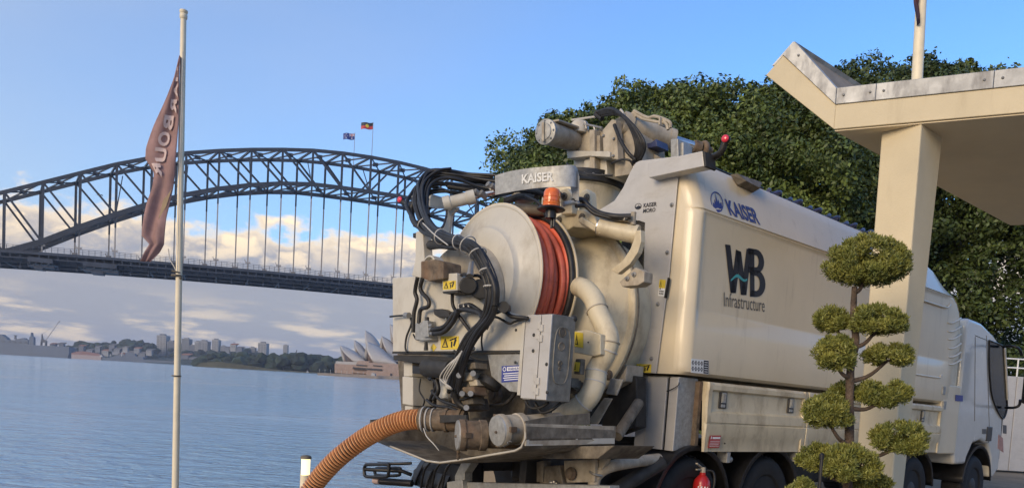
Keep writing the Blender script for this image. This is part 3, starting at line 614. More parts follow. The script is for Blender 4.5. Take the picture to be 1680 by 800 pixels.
# ------------------------------------------------------------------ flagpoles
mpw = mat('cream_pole_paint', (.80, .70, .51), .5, var=.08, vscale=6, dirt=(.36, .28, .2), damt=.2, dscale=(4, 4, 1))
mflag = mat('faded_maroon_cloth', (.52, .33, .31), .85, var=.18, vscale=5, dirt=(.24, .13, .115), damt=.2)
_t = mflag.node_tree; _p = _t.nodes['Principled BSDF']; _tr = _t.nodes.new('ShaderNodeBsdfTranslucent'); _mx = _t.nodes.new('ShaderNodeMixShader'); _mx.inputs[0].default_value = .4
_t.links.new(_p.inputs['Base Color'].links[0].from_socket, _tr.inputs[0]); _t.links.new(_p.outputs[0], _mx.inputs[1]); _t.links.new(_tr.outputs[0], _mx.inputs[2]); _t.links.new(_mx.outputs[0], _t.nodes['Material Output'].inputs[0])
mflet = mat('pale_cloth_print', (.66, .51, .47), .85, var=.15, vscale=8); mflgold = mat('tan_cloth_patch', (.36, .26, .16), .85)
D1 = 7.3
pb = W(286.5, 860, D1); pt_ = W(301, 32, D1); fp = thing('flagpole', 'cream painted flagpole on the quay edge carrying the maroon flag', 'flagpole', loc=(pb.x, pb.y, 0))
s_ = (pt_.z-0)/(pt_.z-pb.z); ptl = pt_-fp.location; 
pb0 = pb-(pt_-pb)*((pb.z)/(pt_.z-pb.z))-fp.location
mid = pb0.lerp(ptl, .5)
MB().tube([pb0.lerp(ptl, i/10) for i in range(11)], [.033-.007*i/10 for i in range(11)], 14).obj('pole', mpw, fp, smooth=50)
MB().lathe([(.027, 0), (.034, .008), (.035, .04), (.029, .05), (.037, .06), (.037, .08), (.012, .09)], ptl, (0, 0, 1), 14).obj('cap', mpw, fp, smooth=40)
cl_ = W(290, 452, D1)-fp.location
MB().torus(cl_, (0, 0, 1), .043, .011, 18, 6).torus(cl_+Vector((0, 0, .035)), (.2, 0, 1), .042, .008, 18, 6).ball(cl_+Vector((.045, -.02, -.02)), .016, 8, 6).obj('rope_cleat', M['grime'], fp, smooth=50)
MB().lathe([(.10, 0), (.10, .015), (.06, .02), (.055, .12), (.045, .13)], pb0, (0, 0, 1), 18).obj('base_plate', mpw, fp, smooth=40)
hal = MB(); hal.tube(spline([W(x, y, D1-.06)-fp.location for x, y in ((300, 85), (297, 200), (293.5, 330), (291, 445))], 6), .004, 5); hal.tube(spline([W(x, y, D1-.02)-fp.location for x, y in ((276, 408), (279, 425), (286, 438), (290, 448))], 6), .005, 5)
hal.obj('halyard', M['rope'], fp)
MB().torus(W(289.5, 616, D1)-fp.location, (0, 0, 1), .041, .006, 16, 5).obj('band', M['grime'], fp)
# flag: hangs in folds from the pole. left and right outline by height, with folds in depth
FL = [(96, 298, 299.5), (130, 288, 298), (170, 272, 297.5), (210, 255, 296.5), (245, 243, 295), (262, 241, 294), (285, 255, 291.5), (310, 253, 287), (335, 246, 282), (360, 241, 277), (388, 237, 274), (402, 250, 272), (415, 243, 264), (430, 237, 250)]
fg = thing('flag', 'faded maroon flag with pale block letters hanging limp on the left pole', 'flag', loc=fp.location)
def flagpt(u, v, off=0.):
    t = v*(len(FL)-1); i = min(int(t), len(FL)-2); f = t-i; y, x0, x1 = (FL[i][k]*(1-f)+FL[i+1][k]*f for k in range(3))
    px = x0+(x1-x0)*u; p = W(px, y, D1); p.y += .020*math.sin(u*10+v*5)*(1-.5*u) + .012*math.sin(v*17+u*5) - .05 - off
    return p-fg.location
NU, NV = 22, 70
fo = MB().grid([[flagpt(i/NU, j/NV) for i in range(NU+1)] for j in range(NV+1)]).obj('flag_cloth', mflag, fg, smooth=60, fix=False); s = fo.modifiers.new('thick', 'SOLIDIFY'); s.thickness = .006; s.offset = 0
def glyphs(txt, bold=.0, res=3, fine=False):
    cu = bpy.data.curves.new('t', 'FONT'); cu.body = txt; cu.offset = bold; cu.resolution_u = res; cu.fill_mode = 'FRONT'
    o = bpy.data.objects.new('t', cu); C.objects.link(o); bpy.context.view_layer.update()
    me = bpy.data.meshes.new_from_object(o.evaluated_get(bpy.context.evaluated_depsgraph_get())); bpy.data.objects.remove(o); bpy.data.curves.remove(cu)
    bm = bmesh.new(); bm.from_mesh(me); bmesh.ops.triangulate(bm, faces=bm.faces)
    if fine: bmesh.ops.subdivide_edges(bm, edges=bm.edges[:], cuts=2, use_grid_fill=True)
    bm.to_mesh(me); bm.free()
    v = np.array([x.co[:2] for x in me.vertices]); f = [tuple(p.vertices) for p in me.polygons]; lo = v.min(0); hi = v.max(0); bpy.data.meshes.remove(me)
    return (v-lo)/(hi-lo), f
def text(name, txt, fn, mm, parent, bold=.0, fine=False):
    v, f = glyphs(txt, bold, fine=fine); return MB().add([fn(a, b) for a, b in v], f).obj(name, mm, parent, fix=False)
def vy(y): return float(np.interp(y, [r_[0] for r_ in FL], np.arange(len(FL))/(len(FL)-1)))
for i, ch in enumerate('HARBOUR'):                   # the back of the cloth: the word runs down it, mirrored
    yc = 127+26*i; uc = float(np.interp(yc, [127, 152, 180, 205, 232, 258, 284], [.80, .80, .74, .62, .55, .52, .30])); hw_ = .17 if i < 6 else .15
    text('lettering', ch, lambda a, b, yc=yc, uc=uc, hw_=hw_: flagpt(uc+hw_-2*hw_*b, vy(yc-11.5+23*a), .022), mflet, fg, .04, True)
MB().add([flagpt(u, v, .009) for u, v in ((.70, .60), (.97, .545), (.90, .635), (.66, .70))], [(0, 1, 2, 3)]).obj('patch', mflgold, fg, fix=False)
D2 = 11.5
p0, p1 = W(1503, 160, D2), W(1514.5, -60, D2); fp2 = thing('flagpole', 'cream flagpole rising behind the canopy roof on the right', 'flagpole', loc=(p0.x, p0.y, 0)); a_ = Vector((p0.x, p0.y, p0.z))-fp2.location; b_ = p1-fp2.location
g0 = a_-(b_-a_)*(a_.z/(b_.z-a_.z))
MB().tube([g0, a_, b_, b_+(b_-a_)*.8], [.085, .078, .072, .06], 16).obj('pole', mpw, fp2, smooth=50); MB().lathe([(.16, 0), (.16, .02), (.1, .03), (.1, .2)], g0, (0, 0, 1), 16).obj('base_plate', mpw, fp2, smooth=40)
MB().ball(b_+(b_-a_)*.8+Vector((0, 0, .06)), .09, 12, 8).obj('cap', mpw, fp2, smooth=60)
f2 = thing('flag', 'dark limp flag whose tip hangs beside the right flagpole', 'flag', loc=fp2.location); rows = []
for j in range(16):
    y = -150+190*j/15; wv = 7 if j < 12 else 7*(15-j)/3.2; r = []
    for i in range(7): q_ = W(1507-wv*i/6+(0 if j < 14 else 1)-(y+150)*.004, y, D2-.1); q_.y += .05*math.sin(i*2.1+j*.5); r.append(q_-f2.location)
    rows.append(r)
fo = MB().grid(rows).obj('flag_cloth', mat('dark_blue_cloth', (.06, .05, .09), .85, col2=(.13, .05, .06), vscale=5), f2, smooth=60, fix=False); s = fo.modifiers.new('thick', 'SOLIDIFY'); s.thickness = .006
# ------------------------------------------------------------------ topiary
mjun = leafmat('topiary_needle', (.30, .29, .065), (.10, .13, .032), .28, 6)
mtw = mat('topiary_bark', (.13, .09, .065), .9, var=.4, vscale=14, bump=.8, bscale=60)
DT = 5.3; tb = W(1388, 830, DT); tp = thing('topiary_tree', 'cloud pruned topiary tree with rounded pads in front of the column', 'tree', loc=(tb.x, tb.y, 0))
def TP(px, py, d=0): return W(px, py, DT+d)-tp.location
trunk = spline([TP(1386, 1010), TP(1388, 860), TP(1393, 740), TP(1394, 650), TP(1396, 600), TP(1404, 560), TP(1400, 520), TP(1402, 470)], 6)
MB().tube(trunk, [.034-.016*i/len(trunk)+.003*random.random() for i in range(len(trunk))], 12).obj('trunk', mtw, tp, smooth=60)
PADS = [((1421, 437), 74, 46, 0, (1402, 480)), ((1368, 527), 31, 20, .1, (1398, 560)), ((1440, 530), 50, 25, -.05, (1402, 570)), ((1369, 583), 34, 31, -.06, (1398, 620)), ((1456, 585), 40, 18, 0, (1398, 625)),
        ((1380, 643), 26, 11, .18, (1396, 660)), ((1447, 648), 47, 25, .02, (1396, 670)), ((1358, 679), 43, 29, -.08, (1392, 730)), ((1477, 722), 49, 28, -.05, (1394, 752)), ((1338, 752), 34, 20, .05, (1388, 790)), ((1394, 765), 50, 33, -.15, (1390, 800)), ((1425, 790), 40, 22, .1, (1390, 820)), ((1316, 802), 24, 14, -.1, (1386, 850))]
sc_ = DT/FPX
def pad(c, rx, ry, d, n, seed):
    g = np.random.default_rng(seed); cen = []; rad = []; c0 = TP(*c, d); RX, RZ = rx*sc_, ry*sc_*1.16
    k = max(26, int(rx*ry/16))
    for i in range(k):
        v = g.normal(size=3); v /= np.linalg.norm(v); 
        if v[2] < -.3: v[2] *= .55
        q_ = .80*(1 if i > k//3 else g.random()**.5); cen.append(c0+Vector((v[0]*RX*q_, v[1]*RX*.85*q_, v[2]*RZ*q_))); rad.append(.034*g.uniform(.7, 1.5))
    return cen, rad
for i, (c, rx, ry, d, at) in enumerate(PADS):
    cen, rad = pad(c, rx, ry, d, 0, 40+i)
    leafcloud('foliage_pad', cen, rad, int(9500*(rx*ry)/1100)+2500, .0245, mjun, tp, up=.5, stretch=(1.05, 1.05, 1.0), surf=.3, seed=70+i, lift=.25, needle=True)
    a, b = TP(*at), TP(c[0], c[1]+ry*.35, d); pts = spline([a, a.lerp(b, .5)+Vector((0, 0, -.03)), b], 5); bm_ = MB(); bm_.tube(pts, [.018-.009*k/len(pts) for k in range(len(pts))], 7)
    for kk in range(9):
        e = cen[(kk*7) % len(cen)]; bm_.tube([b, b.lerp(e, .5)+Vector((0, 0, -.02)), e], [.007, .005, .003], 5)
    bm_.obj('branch', mtw, tp, smooth=60)
sk0, sk1 = W(1342, 830, DT-.25), W(1348, 752, DT-.25)
MB_ = MB().tube([Vector((sk0.x, sk0.y, 0)), sk0, sk1], .012, 8); MB_.lathe([(.016, 0), (.017, .03), (.008, .04)], sk1, (0, 0, 1), 10)
tag(MB_.obj('garden_stake', M['black'], smooth=40), 'thin black stake standing among the lower topiary pads', 'stake')
# planter below the frame that carries the topiary
pln = thing('planter_box', 'low rendered planter at the foot of the cloud pruned tree', 'planter', loc=(tp.location.x, tp.location.y, 0))
MB().box((-.45, -.45, .0), (.45, -.38, .30)).box((-.45, .38, 0), (.45, .45, .30)).box((-.45, -.377, 0), (-.38, .377, .30)).box((.38, -.377, 0), (.45, .377, .30)).obj('wall', mcol, pln, bevel=.008)
MB().box((-.378, -.375, .02), (.378, .375, .24)).obj('soil', mat('potting_soil', (.05, .035, .025), .95, var=.5, vscale=30, bump=.8), pln)
# ------------------------------------------------------------------ bollard light, white panel wall
bb = W(500, 800, 7.9); bl = thing('bollard_light', 'short cream bollard light with a bright lens on the quay edge', 'bollard', loc=(bb.x, bb.y, 0)); zt1 = W(503, 747, 7.9).z
MB().cyl((0, 0, 0), (0, 0, zt1-.20), .052, .052, 18).obj('post', mpw, bl, smooth=40)
MB().cyl((0, 0, zt1-.20), (0, 0, zt1-.03), .046, .046, 18).obj('lens', mat('lamp_lens', (.85, .78, .5), .4, emit=(1, .86, .48, .55)), bl, smooth=40)
MB().lathe([(.058, 0), (.058, .02), (.04, .035), (.0, .04)], (0, 0, zt1-.03), (0, 0, 1), 18).obj('cap', M['grime'], bl, smooth=40)
wl0 = W(1652, 720, 19); wl = thing('panel_fence', 'white panel fence with a dark slot handle beyond the truck cab', 'fence', loc=(wl0.x-1.0, 19.5, 0)); ht = W(1668, 617, 19.5).z
for k in range(4): MB().box((k*1.45, 0, .05), (k*1.45+1.435, .08, ht)).obj('panel', M['alu'], wl, bevel=.01)
MB().box((1.05, -.035, .35), (1.15, -.003, ht-.35)).obj('slot_handle', M['black'], wl)
r_ = MB()
for z in (.22, .45): r_.cyl((0, .04, ht+z), (5.8, .04, ht+z), .02, .02, 8)
for k in range(5): r_.cyl((k*1.45, .04, ht), (k*1.45, .04, ht+.45), .02, .02, 8)
r_.obj('rail', M['whitep'], wl, smooth=40)

gb_ = W(163, 320, 90); gl = thing('seagull', 'tiny dark seagull gliding in front of the left bridge trusses', 'bird', loc=gb_)
MB().ball((0, 0, 0), (.26, .07, .07), 10, 6).ball((.27, 0, .04), .055, 8, 5).add([(-.2, -.03, 0), (-.42, -.09, .02), (-.42, .09, .02), (-.2, .03, 0)], [(0, 1, 2, 3)]).obj('body', M['greyp'], gl, smooth=60)
for s in (-1, 1):
    MB().grid([[(.14, s*.05, .03), (.17, s*.34, .15), (.05, s*.70, .07)], [(-.10, s*.05, .03), (-.03, s*.34, .14), (-.03, s*.70, .06)], [(-.10, s*.05, .015), (-.03, s*.34, .125), (-.03, s*.70, .055)], [(.14, s*.05, .0), (.17, s*.34, .13), (.05, s*.70, .06)]]).obj('wing', M['greyp'], gl)
# ------------------------------------------------------------------ the truck (axes: right, forward, up; origin on the ground under its rear right corner)
TMX = Matrix(((TR[0], TF[0], TU[0], TO[0]), (TR[1], TF[1], TU[1], TO[1]), (TR[2], TF[2], TU[2], 0), (0, 0, 0, 1)))
tk = thing('vacuum_truck', 'large ivory vacuum truck with hose reel on its rear door parked on the quay', 'truck', M=TMX)
AX = Vector((0, -1, 0))                               # towards the rear
def P(*pts, f): return [lf(x, y, f) for x, y in pts]
# --- right body side: a moulded shell
KZ, TZ, BZ = 3.31, 3.81, 1.767
TIN = -.17
def ztop(f): return float(np.interp(f, [0, 4.6, 5.3, 5.8, 6.2, 6.5, 6.68, 6.76], [TZ, TZ-.02, TZ-.06, TZ-.16, TZ-.33, TZ-.55, TZ-.78, TZ-.98]))
prof = [(-.05, BZ-.0), (-.008, BZ+.03), (0, BZ+.08), (0, 2.19), (-.004, 2.215), (-.013, 2.36), (-.020, 2.372), (-.017, 2.40), (-.017, 3.24), (-.015, 3.275), (-.004, KZ-.012), (-.012, KZ), (0, KZ+.012), (-.07, 3.50), (-.13, 3.68), (TIN+.01, TZ-.03), (TIN-.03, TZ), (-.70, TZ+.02)]
fs = [0, .012, .04, .08, .115, .13, .15, .18, .3, .7, 1.2, 1.8, 2.5, 3.2, 4, 4.6, 5.0, 5.3, 5.6, 5.8, 6.0, 6.2, 6.35, 6.5, 6.6, 6.68, 6.73, 6.76]
rows = []
for f in fs:
    rnd = -.13*(1-math.sqrt(max(0, 1-(1-min(f/.115, 1))**2))); rec = 1. if .15 <= f < 6.0 else (max(0, (f-.115)/.035) if f < .15 else max(0, (6.35-f)/.35) if f < 6.35 else 0)
    zt_ = ztop(f); kz = min(KZ, zt_-.12); r = []
    for (a, z) in prof:
        rr_ = a
        if z < KZ-.02 and a > -.045 and a < 0 and z > 2.2: rr_ = a*rec
        if z > KZ+.005: z = kz + (z-KZ)*(zt_-kz)/(TZ-KZ)
        elif z > 2.5: z = 2.4+(z-2.4)*(kz-2.4)/(KZ-2.4)
        nose = -.05*max(0, (f-6.2)/.56)**2
        r.append(Vector((rr_+rnd+nose, f, z)))
    rows.append(r)
sh_ = MB().grid(rows)
for i, f in ((0, 0), (len(fs)-1, fs[-1])): r = rows[i]; sh_.add(r+[Vector((-.70, f, BZ))], [tuple(range(len(r)+1))])
sh_.add(rows[0][:1]+rows[-1][:1]+[Vector((-.70, fs[-1], BZ)), Vector((-.70, 0, BZ))], [(0, 1, 2, 3)])
side = sh_.obj('body_side', M['paint'], tk, smooth=38)
def DQ(name, pts, mm, par, th=.004):                  # a thin plate on a surface
    Pn = [Vector(p) for p in pts]; n = (Pn[1]-Pn[0]).cross(Pn[2]-Pn[0]).normalized()
    view = Vector(TC)-Pn[0]; n = n if n.dot(view) > 0 else -n
    return MB().prism([p+n*.001 for p in Pn], n*th).obj(name, mm, par)
def quadmap(q, off):                                 # q: bottom-left, bottom-right, top-right, top-left
    q = [Vector(p) for p in q]; n = (q[1]-q[0]).cross(q[3]-q[0]).normalized(); n = n if n.dot(Vector(TC)-q[0]) > 0 else -n
    return lambda a, b: (q[0].lerp(q[1], a)).lerp(q[3].lerp(q[2], a), b) + n*off
# the upper band leans inwards: a plane from (0, KZ) to (TIN, TZ)
def band(f, t): 
    z = KZ+.02+(TZ-.06-KZ)*t; a = float(np.interp(z, [KZ+.012, 3.50, 3.68, TZ-.03], [0, -.07, -.13, TIN+.01])); return Vector((a, f, z))
def band_px(px, py):
    lo = None
    for t in np.linspace(0, 1, 60):
        z = band(0, t); q_ = lr(px, py, z.x)
        if lo is None or abs(q_.z-z.z) < lo[0]: lo = (abs(q_.z-z.z), q_)
    return lo[1]
def bandmap(pxs, off=.004):
    q_ = [band_px(*p) for p in pxs]; return quadmap(q_, off)
text('lettering', 'KAISER', bandmap([(1197.5, 353), (1247.5, 369.5), (1239.5, 343), (1188, 326)]), M['navy'], side, .035)
em = bandmap([(1168, 348), (1188, 349), (1184, 316), (1163, 313)], .004)
def ring(fn, r0, r1, n=28): 
    b = MB(); b.grid([[fn(.5+r0*math.cos(2*math.pi*i/n), .5+r0*math.sin(2*math.pi*i/n)) for i in range(n)], [fn(.5+r1*math.cos(2*math.pi*i/n), .5+r1*math.sin(2*math.pi*i/n)) for i in range(n)]], closed=True); return b
e = ring(em, .44, .5)
e.add([em(a, b) for a, b in ((.12, .24), (.16, .50), (.26, .38), (.32, .62), (.40, .48), (.46, .92), (.56, .50), (.64, .64), (.70, .42), (.84, .52), (.88, .24), (.70, .17), (.5, .22), (.3, .17))], [tuple(range(14))])
e.add([em(a, b) for a, b in ((.26, .10), (.5, .04), (.74, .10), (.62, .135), (.38, .135))], [(0, 1, 2, 3, 4)])
e.obj('crown_emblem', M['navy'], side, fix=False)
# WB mark on the recessed panel
RP = -.017
def rp(px, py): return lr(px, py, RP)
wb = quadmap([rp(1189, 484.5), rp(1255.5, 487.5), rp(1254.8, 411), rp(1189, 400.5)], .0045)
Wm = MB()
def poly(b, fn, pts): b.add([fn(x, y) for x, y in pts], [tuple(range(len(pts)))]); return b
for pts in (((.0, 1.0), (.125, 1.0), (.255, .06), (.125, .06)), ((.125, .06), (.255, .06), (.385, .90), (.26, .93)), ((.26, .93), (.385, .90), (.51, .03), (.375, .03)), ((.375, .03), (.51, .03), (.645, .98), (.52, .98))): poly(Wm, wb, pts)
def bowl(b, fn, x0, x1, y0, y1, t, n=10):
    cx = x1-(y1-y0)*.42; out = []; inn = []
    for i in range(n+1):
        a = math.pi/2-math.pi*i/n; out.append((cx+(x1-cx)*math.cos(a), (y0+y1)/2+(y1-y0)/2*math.sin(a))); inn.append((cx+(x1-cx-t)*math.cos(a), (y0+y1)/2+((y1-y0)/2-t*.85)*math.sin(a)))
    out = [(x0, y1)]+out+[(x0, y0)]; inn = [(x0, y1-t*.85)]+inn+[(x0, y0+t*.85)]
    b.grid([[fn(*p) for p in out], [fn(*p) for p in inn]])
bowl(Wm, wb, .56, .97, .50, 1.0, .145); bowl(Wm, wb, .60, 1.0, 0, .575, .15); poly(Wm, wb, ((.60, .98), (.715, .98), (.715, .02), (.60, .02)))
Wm.obj('logo', M['blackp'], side, fix=False)
wv = []; 
for i in range(15): a = i/14; wv.append((.13+a*.40, .345+.05*math.sin(a*6.6-.9)+.035*a))
tw = quadmap([rp(1189, 484.5), rp(1255.5, 487.5), rp(1254.8, 411), rp(1189, 400.5)], .006)
MB().grid([[tw(x, y+.035-.02*abs(x-.33)*4) for x, y in wv], [tw(x, y-.035+.02*abs(x-.33)*4) for x, y in wv]]).obj('logo_wave', M['teal'], side, fix=False)
text('lettering', 'Infrastructure', quadmap([rp(1187, 502), rp(1254, 511.5), rp(1254, 489.5), rp(1187, 478.5)], .0045), M['greyp'], side, -.002)
# pictogram sticker
sq = [lr(*p, 0.) for p in ((1133, 610.5), (1162, 613.5), (1162.5, 590.5), (1133.5, 587.5))]
stk = DQ('pictogram_sticker', sq, M['whitep'], side, .002); qm = quadmap(sq, .0045); b = MB()
for r in range(2):
    for c in range(4):
        x, y = .10+c*.165, .30+r*.42; poly(b, qm, ((x-.075, y), (x, y+.19), (x+.075, y), (x, y-.19)))
poly(b, qm, ((.70, .04), (.98, .04), (.98, .96), (.70, .96))); b.obj('pictogram', M['blackp'], side, fix=False)
b = MB(); q2 = quadmap(sq, .006)
for k in range(5): poly(b, q2, ((.74, .14+k*.165), (.94, .14+k*.165), (.94, .19+k*.165), (.74, .19+k*.165)))
for r in range(2):
    for c in range(4): x, y = .10+c*.165, .30+r*.42; poly(b, q2, ((x-.03, y-.03), (x-.01, y+.08), (x+.035, y+.02), (x+.01, y-.08)))
b.obj('pictogram_line', M['whitep'], side, fix=False)
DQ('handle_slot', [lr(*p, .0) for p in ((1092, 487), (1098, 455), (1093.5, 455), (1088, 487))], M['black'], side) if 0 else None
# louvre box on the band, blue hose net along the roof
lv = MB(); A_, B_ = band(1.0, .86), band(1.0, .45)
la, lb, lc_, ld_ = (band_px(*p) for p in ((1196, 284), (1207, 303), (1240, 318), (1240, 303)))
q0, q1, q2_, q3 = band_px(1197, 286), band_px(1208, 304), band_px(1234, 317), band_px(1244, 303)
n_ = Vector((.93, 0, .36))
lv.add([q0, q1, q2_, q3, q0+n_*.05+Vector((0, .06, 0)), q1+n_*.10+Vector((0, .03, 0)), q2_+n_*.10, q3+n_*.05], [(0, 1, 2, 3), (4, 5, 6, 7), (0, 1, 5, 4), (1, 2, 6, 5), (2, 3, 7, 6), (3, 0, 4, 7)])
lo_ = lv.obj('air_scoop', M['grime'], side, bevel=.008)
hn = MB(); 
for s_ in (-1, 1):
    pts = [Vector((TIN-.16+.05*math.sin(f*14+s_*1.57), f, TZ+.055+.035*math.sin(f*14*s_+.6))) for f in np.arange(1.6, 4.4, .05)]; hn.tube(pts, .024, 7)
hn.obj('roof_hose_coil', M['blueh'], tk, smooth=60)
rl = MB().tube([(TIN-.06, f, TZ+.02) for f in (.15, 1.4)], .012, 8)
rl.obj('roof_trim', M['black'], tk)
rb = MB(); rb.box((TIN-.75, 4.55, TZ-.02), (TIN-.1, 5.05, TZ+.14)).cyl((TIN-.3, 4.7, TZ+.1), (TIN-.3, 4.7, TZ+.30), .03).ball((TIN-.3, 4.7, TZ+.33), .05, 10, 8).beam((TIN-.3, 4.7, TZ+.3), (TIN-.25, 4.35, TZ+.08), .025)
rb.obj('roof_valve', M['galv'], tk, smooth=40, bevel=.006)
# front rounding louvres (wavy mouldings) on the shell
for k in range(6):
    b = MB(); yy = (524, 538, 551, 566, 580, 592)[k]
    pts = spline([lr(*q, .0)+Vector((o, 0, 0)) for q, o in (((1556, yy+5), -.010), ((1562, yy+5.5), -.002), ((1570, yy+2), -.003), ((1576, yy-2), -.008), ((1579, yy-3), -.016))], 5)
    b.tube(pts, [.010+.008*math.sin(math.pi*i/(len(pts)-1)) for i in range(len(pts))], 7); b.obj('moulded_rib', M['paint'], side, smooth=60)
for (f0, f1, z) in ((4.6, 6.05, 3.13), (4.2, 6.0, 2.12)):
    MB().tube(spline([(.0, f0, z), (.003, f1-.2, z), (.0, f1, z+.03), (-.03, f1+.15, z+.1)], 6), .014, 7).obj('moulded_rib', M['paint'], side, smooth=60)
# --- skirt below
SZ0, SZ1 = 1.045, 1.725
sp_ = [(-.03, SZ1), (.01, SZ1-.005), (.035, SZ1-.03), (.035, SZ1-.075), (.0, SZ1-.095), (-.004, 1.46), (.0, 1.445), (.03, 1.425), (.034, 1.335), (.022, 1.325), (.022, 1.318), (.034, 1.31), (.03, 1.20), (.012, 1.17), (.01, SZ0), (-.03, SZ0)]
def skirt(f0, f1, name='side_skirt'):
    r = []
    for f, k in ((f0, 0), (f0+.012, 1), (f0+.07, 1), (f0+.075, 2), (f1-.075, 2), (f1-.07, 1), (f1-.01, 1), (f1, 0)):
        r.append([Vector(((a if k == 2 else max(a, .028) if z < SZ1-.002 else a) - (.02 if k == 0 else 0), f, z)) for a, z in sp_])
    b = MB().grid(r)
    for x in (r[0], r[-1]): b.add(x, [tuple(range(len(x)))])
    return b.obj(name, M['paintd'], tk, smooth=35)
sk1_ = skirt(.37, 2.26); sk2_ = skirt(2.275, 4.15); sk3_ = skirt(4.165, 6.15)
for par, f in ((sk1_, .655), (sk1_, 1.94), (sk3_, 4.5), (sk3_, 5.5)):
    v = MB().box((-.002, f-.062, 1.475), (.012, f+.062, 1.645)).obj('latch_plate', M['black'], par, bevel=.004)
    g = MB().box((.013, f-.036, 1.53), (.022, f+.036, 1.63)).box((.013, f-.036, 1.486), (.018, f+.03, 1.515))
    for k in range(3): g.box((.022, f-.024+k*.018, 1.545), (.028, f-.016+k*.018, 1.62))
    g.obj('latch', M['galv'], par)
wq = [lr(*p, .034) for p in ((1161, 734), (1179.5, 733.5), (1182.5, 713.5), (1165, 713.5))]
DQ('warning_sticker', wq, M['redp'], sk1_, .002); b = MB(); qm = quadmap(wq, .0045)
for y, x1 in ((.72, .95), (.52, .95), (.38, .95), (.24, .9), (.12, .95)): poly(b, qm, ((.08 if y < .7 else .25, y), (x1, y), (x1, y+(.16 if y > .7 else .035)), (.08 if y < .7 else .25, y+(.16 if y > .7 else .035))))
poly(b, qm, ((.08, .72), (.17, .72), (.17, .92), (.08, .92))); b.obj('sticker_text', M['whitep'], sk1_, fix=False)
MB().ball(lr(1189, 726.5, .034), .009, 8, 6).obj('bolt', M['dark'], sk1_)
for f in (.85, 2.2):
    MB().box((-.12, f-.03, .93), (.0, f+.03, 1.04)).cyl((-.05, f-.02, .96), (-.05, f+.10, .96), .035).obj('skirt_bracket', M['galv'], tk, bevel=.004)
# --- front part of body: compartment under the shell nose
MB().box((-.8, 6.17, 1.02), (-.005, 6.86, 2.05)).obj('front_locker', M['paint'], tk, bevel=.02)
DQ('maker_plate', [lr(*p, -.0) for p in ((1567, 657), (1579, 658), (1579.5, 648), (1567.5, 647))], M['bluep'], side)
for a in ((1548, 640), (1549, 664)): 
    c = lr(*a, .0); MB().box((-.004, c.y-.05, c.z-.06), (.012, c.y+.05, c.z+.06)).obj('latch_plate', M['galv'], tk, bevel=.004)
# --- rear frame plate with rounded white moulding beside it
pl = P((1112, 292), (1097, 453), (1076, 612), (1029, 609), (1040, 522), (1051, 480), (1058, 458), (1056, 440), (1058, 365), (1049, 362), (1038, 361), (1037, 352), (985, 352), (983, 344), (1000, 334), (1008, 329), (1022, 308), (1035, 280), (1043, 267), (1050, 263.5), (1114, 256), f=-.03)
fp_ = MB().prism(pl, (0, .012, 0)).obj('rear_plate', M['alu'], tk, bevel=.003)
MB().box((-.85, .0, BZ), (-.08, .35, 3.5)).obj('rear_frame', M['alu'], tk) if 0 else None
for x, y in ((1102.5, 336), (1095, 414), (1079.5, 498.5), (1069, 588)):
    c = lf(x, y, -.03); MB().lathe([(.022, 0), (.022, .006), (.013, .007), (.012, .02), (.008, .024)], c, AX, 14).obj('bolt', M['bolt'], fp_, smooth=40)
def pxq(pxs, f): return [lf(x, y, f) for x, y in pxs]
def hazard(par, pts, n=1, hand=True):
    st = DQ('warning_sticker', pts, M['yellow'], par, .002); qm = quadmap(pts, .0045); b = MB()
    for pts2 in (((.08, .15), (.44, .15), (.26, .88)),): 
        poly(b, qm, pts2)
    if hand:
        poly(b, qm, ((.58, .15), (.66, .15), (.66, .6), (.58, .6))); poly(b, qm, ((.7, .3), (.78, .2), (.9, .75), (.8, .82))); poly(b, qm, ((.52, .62), (.92, .86), (.9, .95), (.5, .72)))
    b.obj('pictogram', M['blackp'], par, fix=False); q2 = quadmap(pts, .006); b = MB(); poly(b, q2, ((.16, .21), (.36, .21), (.26, .66))); b.obj('pictogram', M['yellow'], par, fix=False)
    b = MB(); q3 = quadmap(pts, .0075); poly(b, q3, ((.245, .36), (.275, .36), (.28, .56), (.24, .56))); poly(b, q3, ((.245, .27), (.275, .27), (.275, .32), (.245, .32))); b.obj('pictogram', M['blackp'], par, fix=False)
hazard(fp_, pxq(((1043, 610), (1068, 611), (1069, 597), (1044, 596)), -.031))
hazard(fp_, pxq(((1081, 472), (1091, 473), (1092.5, 459), (1082.5, 458)), -.031), hand=False)
wq = pxq(((1080, 485), (1090, 486), (1091.5, 473), (1081.3, 472)), -.031); DQ('info_sticker', wq, M['whitep'], fp_, .002); b = MB(); qm = quadmap(wq, .0045)
for k in range(7): x, y = .15+.25*(k % 3), .2+.3*(k//3); poly(b, qm, ((x, y), (x+.2, y+.05), (x+.15, y+.24), (x-.05, y+.16)))
b.obj('pictogram', M['greyp'], fp_, fix=False)
MB().prism(pxq(((1090, 488), (1094.5, 489), (1100, 456), (1096, 455)), -.031), (0, -.006, 0)).obj('handle_slot', M['black'], fp_)
text('lettering', 'KAISER', quadmap(pxq(((1056, 340.5), (1077.5, 338), (1077.8, 331), (1056.5, 333.5)), -.031), .003), M['blackp'], fp_, .02)
text('lettering', 'MORO', quadmap(pxq(((1055, 349.5), (1075, 347), (1076, 340.5), (1056, 342.5)), -.031), .003), M['blackp'], fp_, .02)
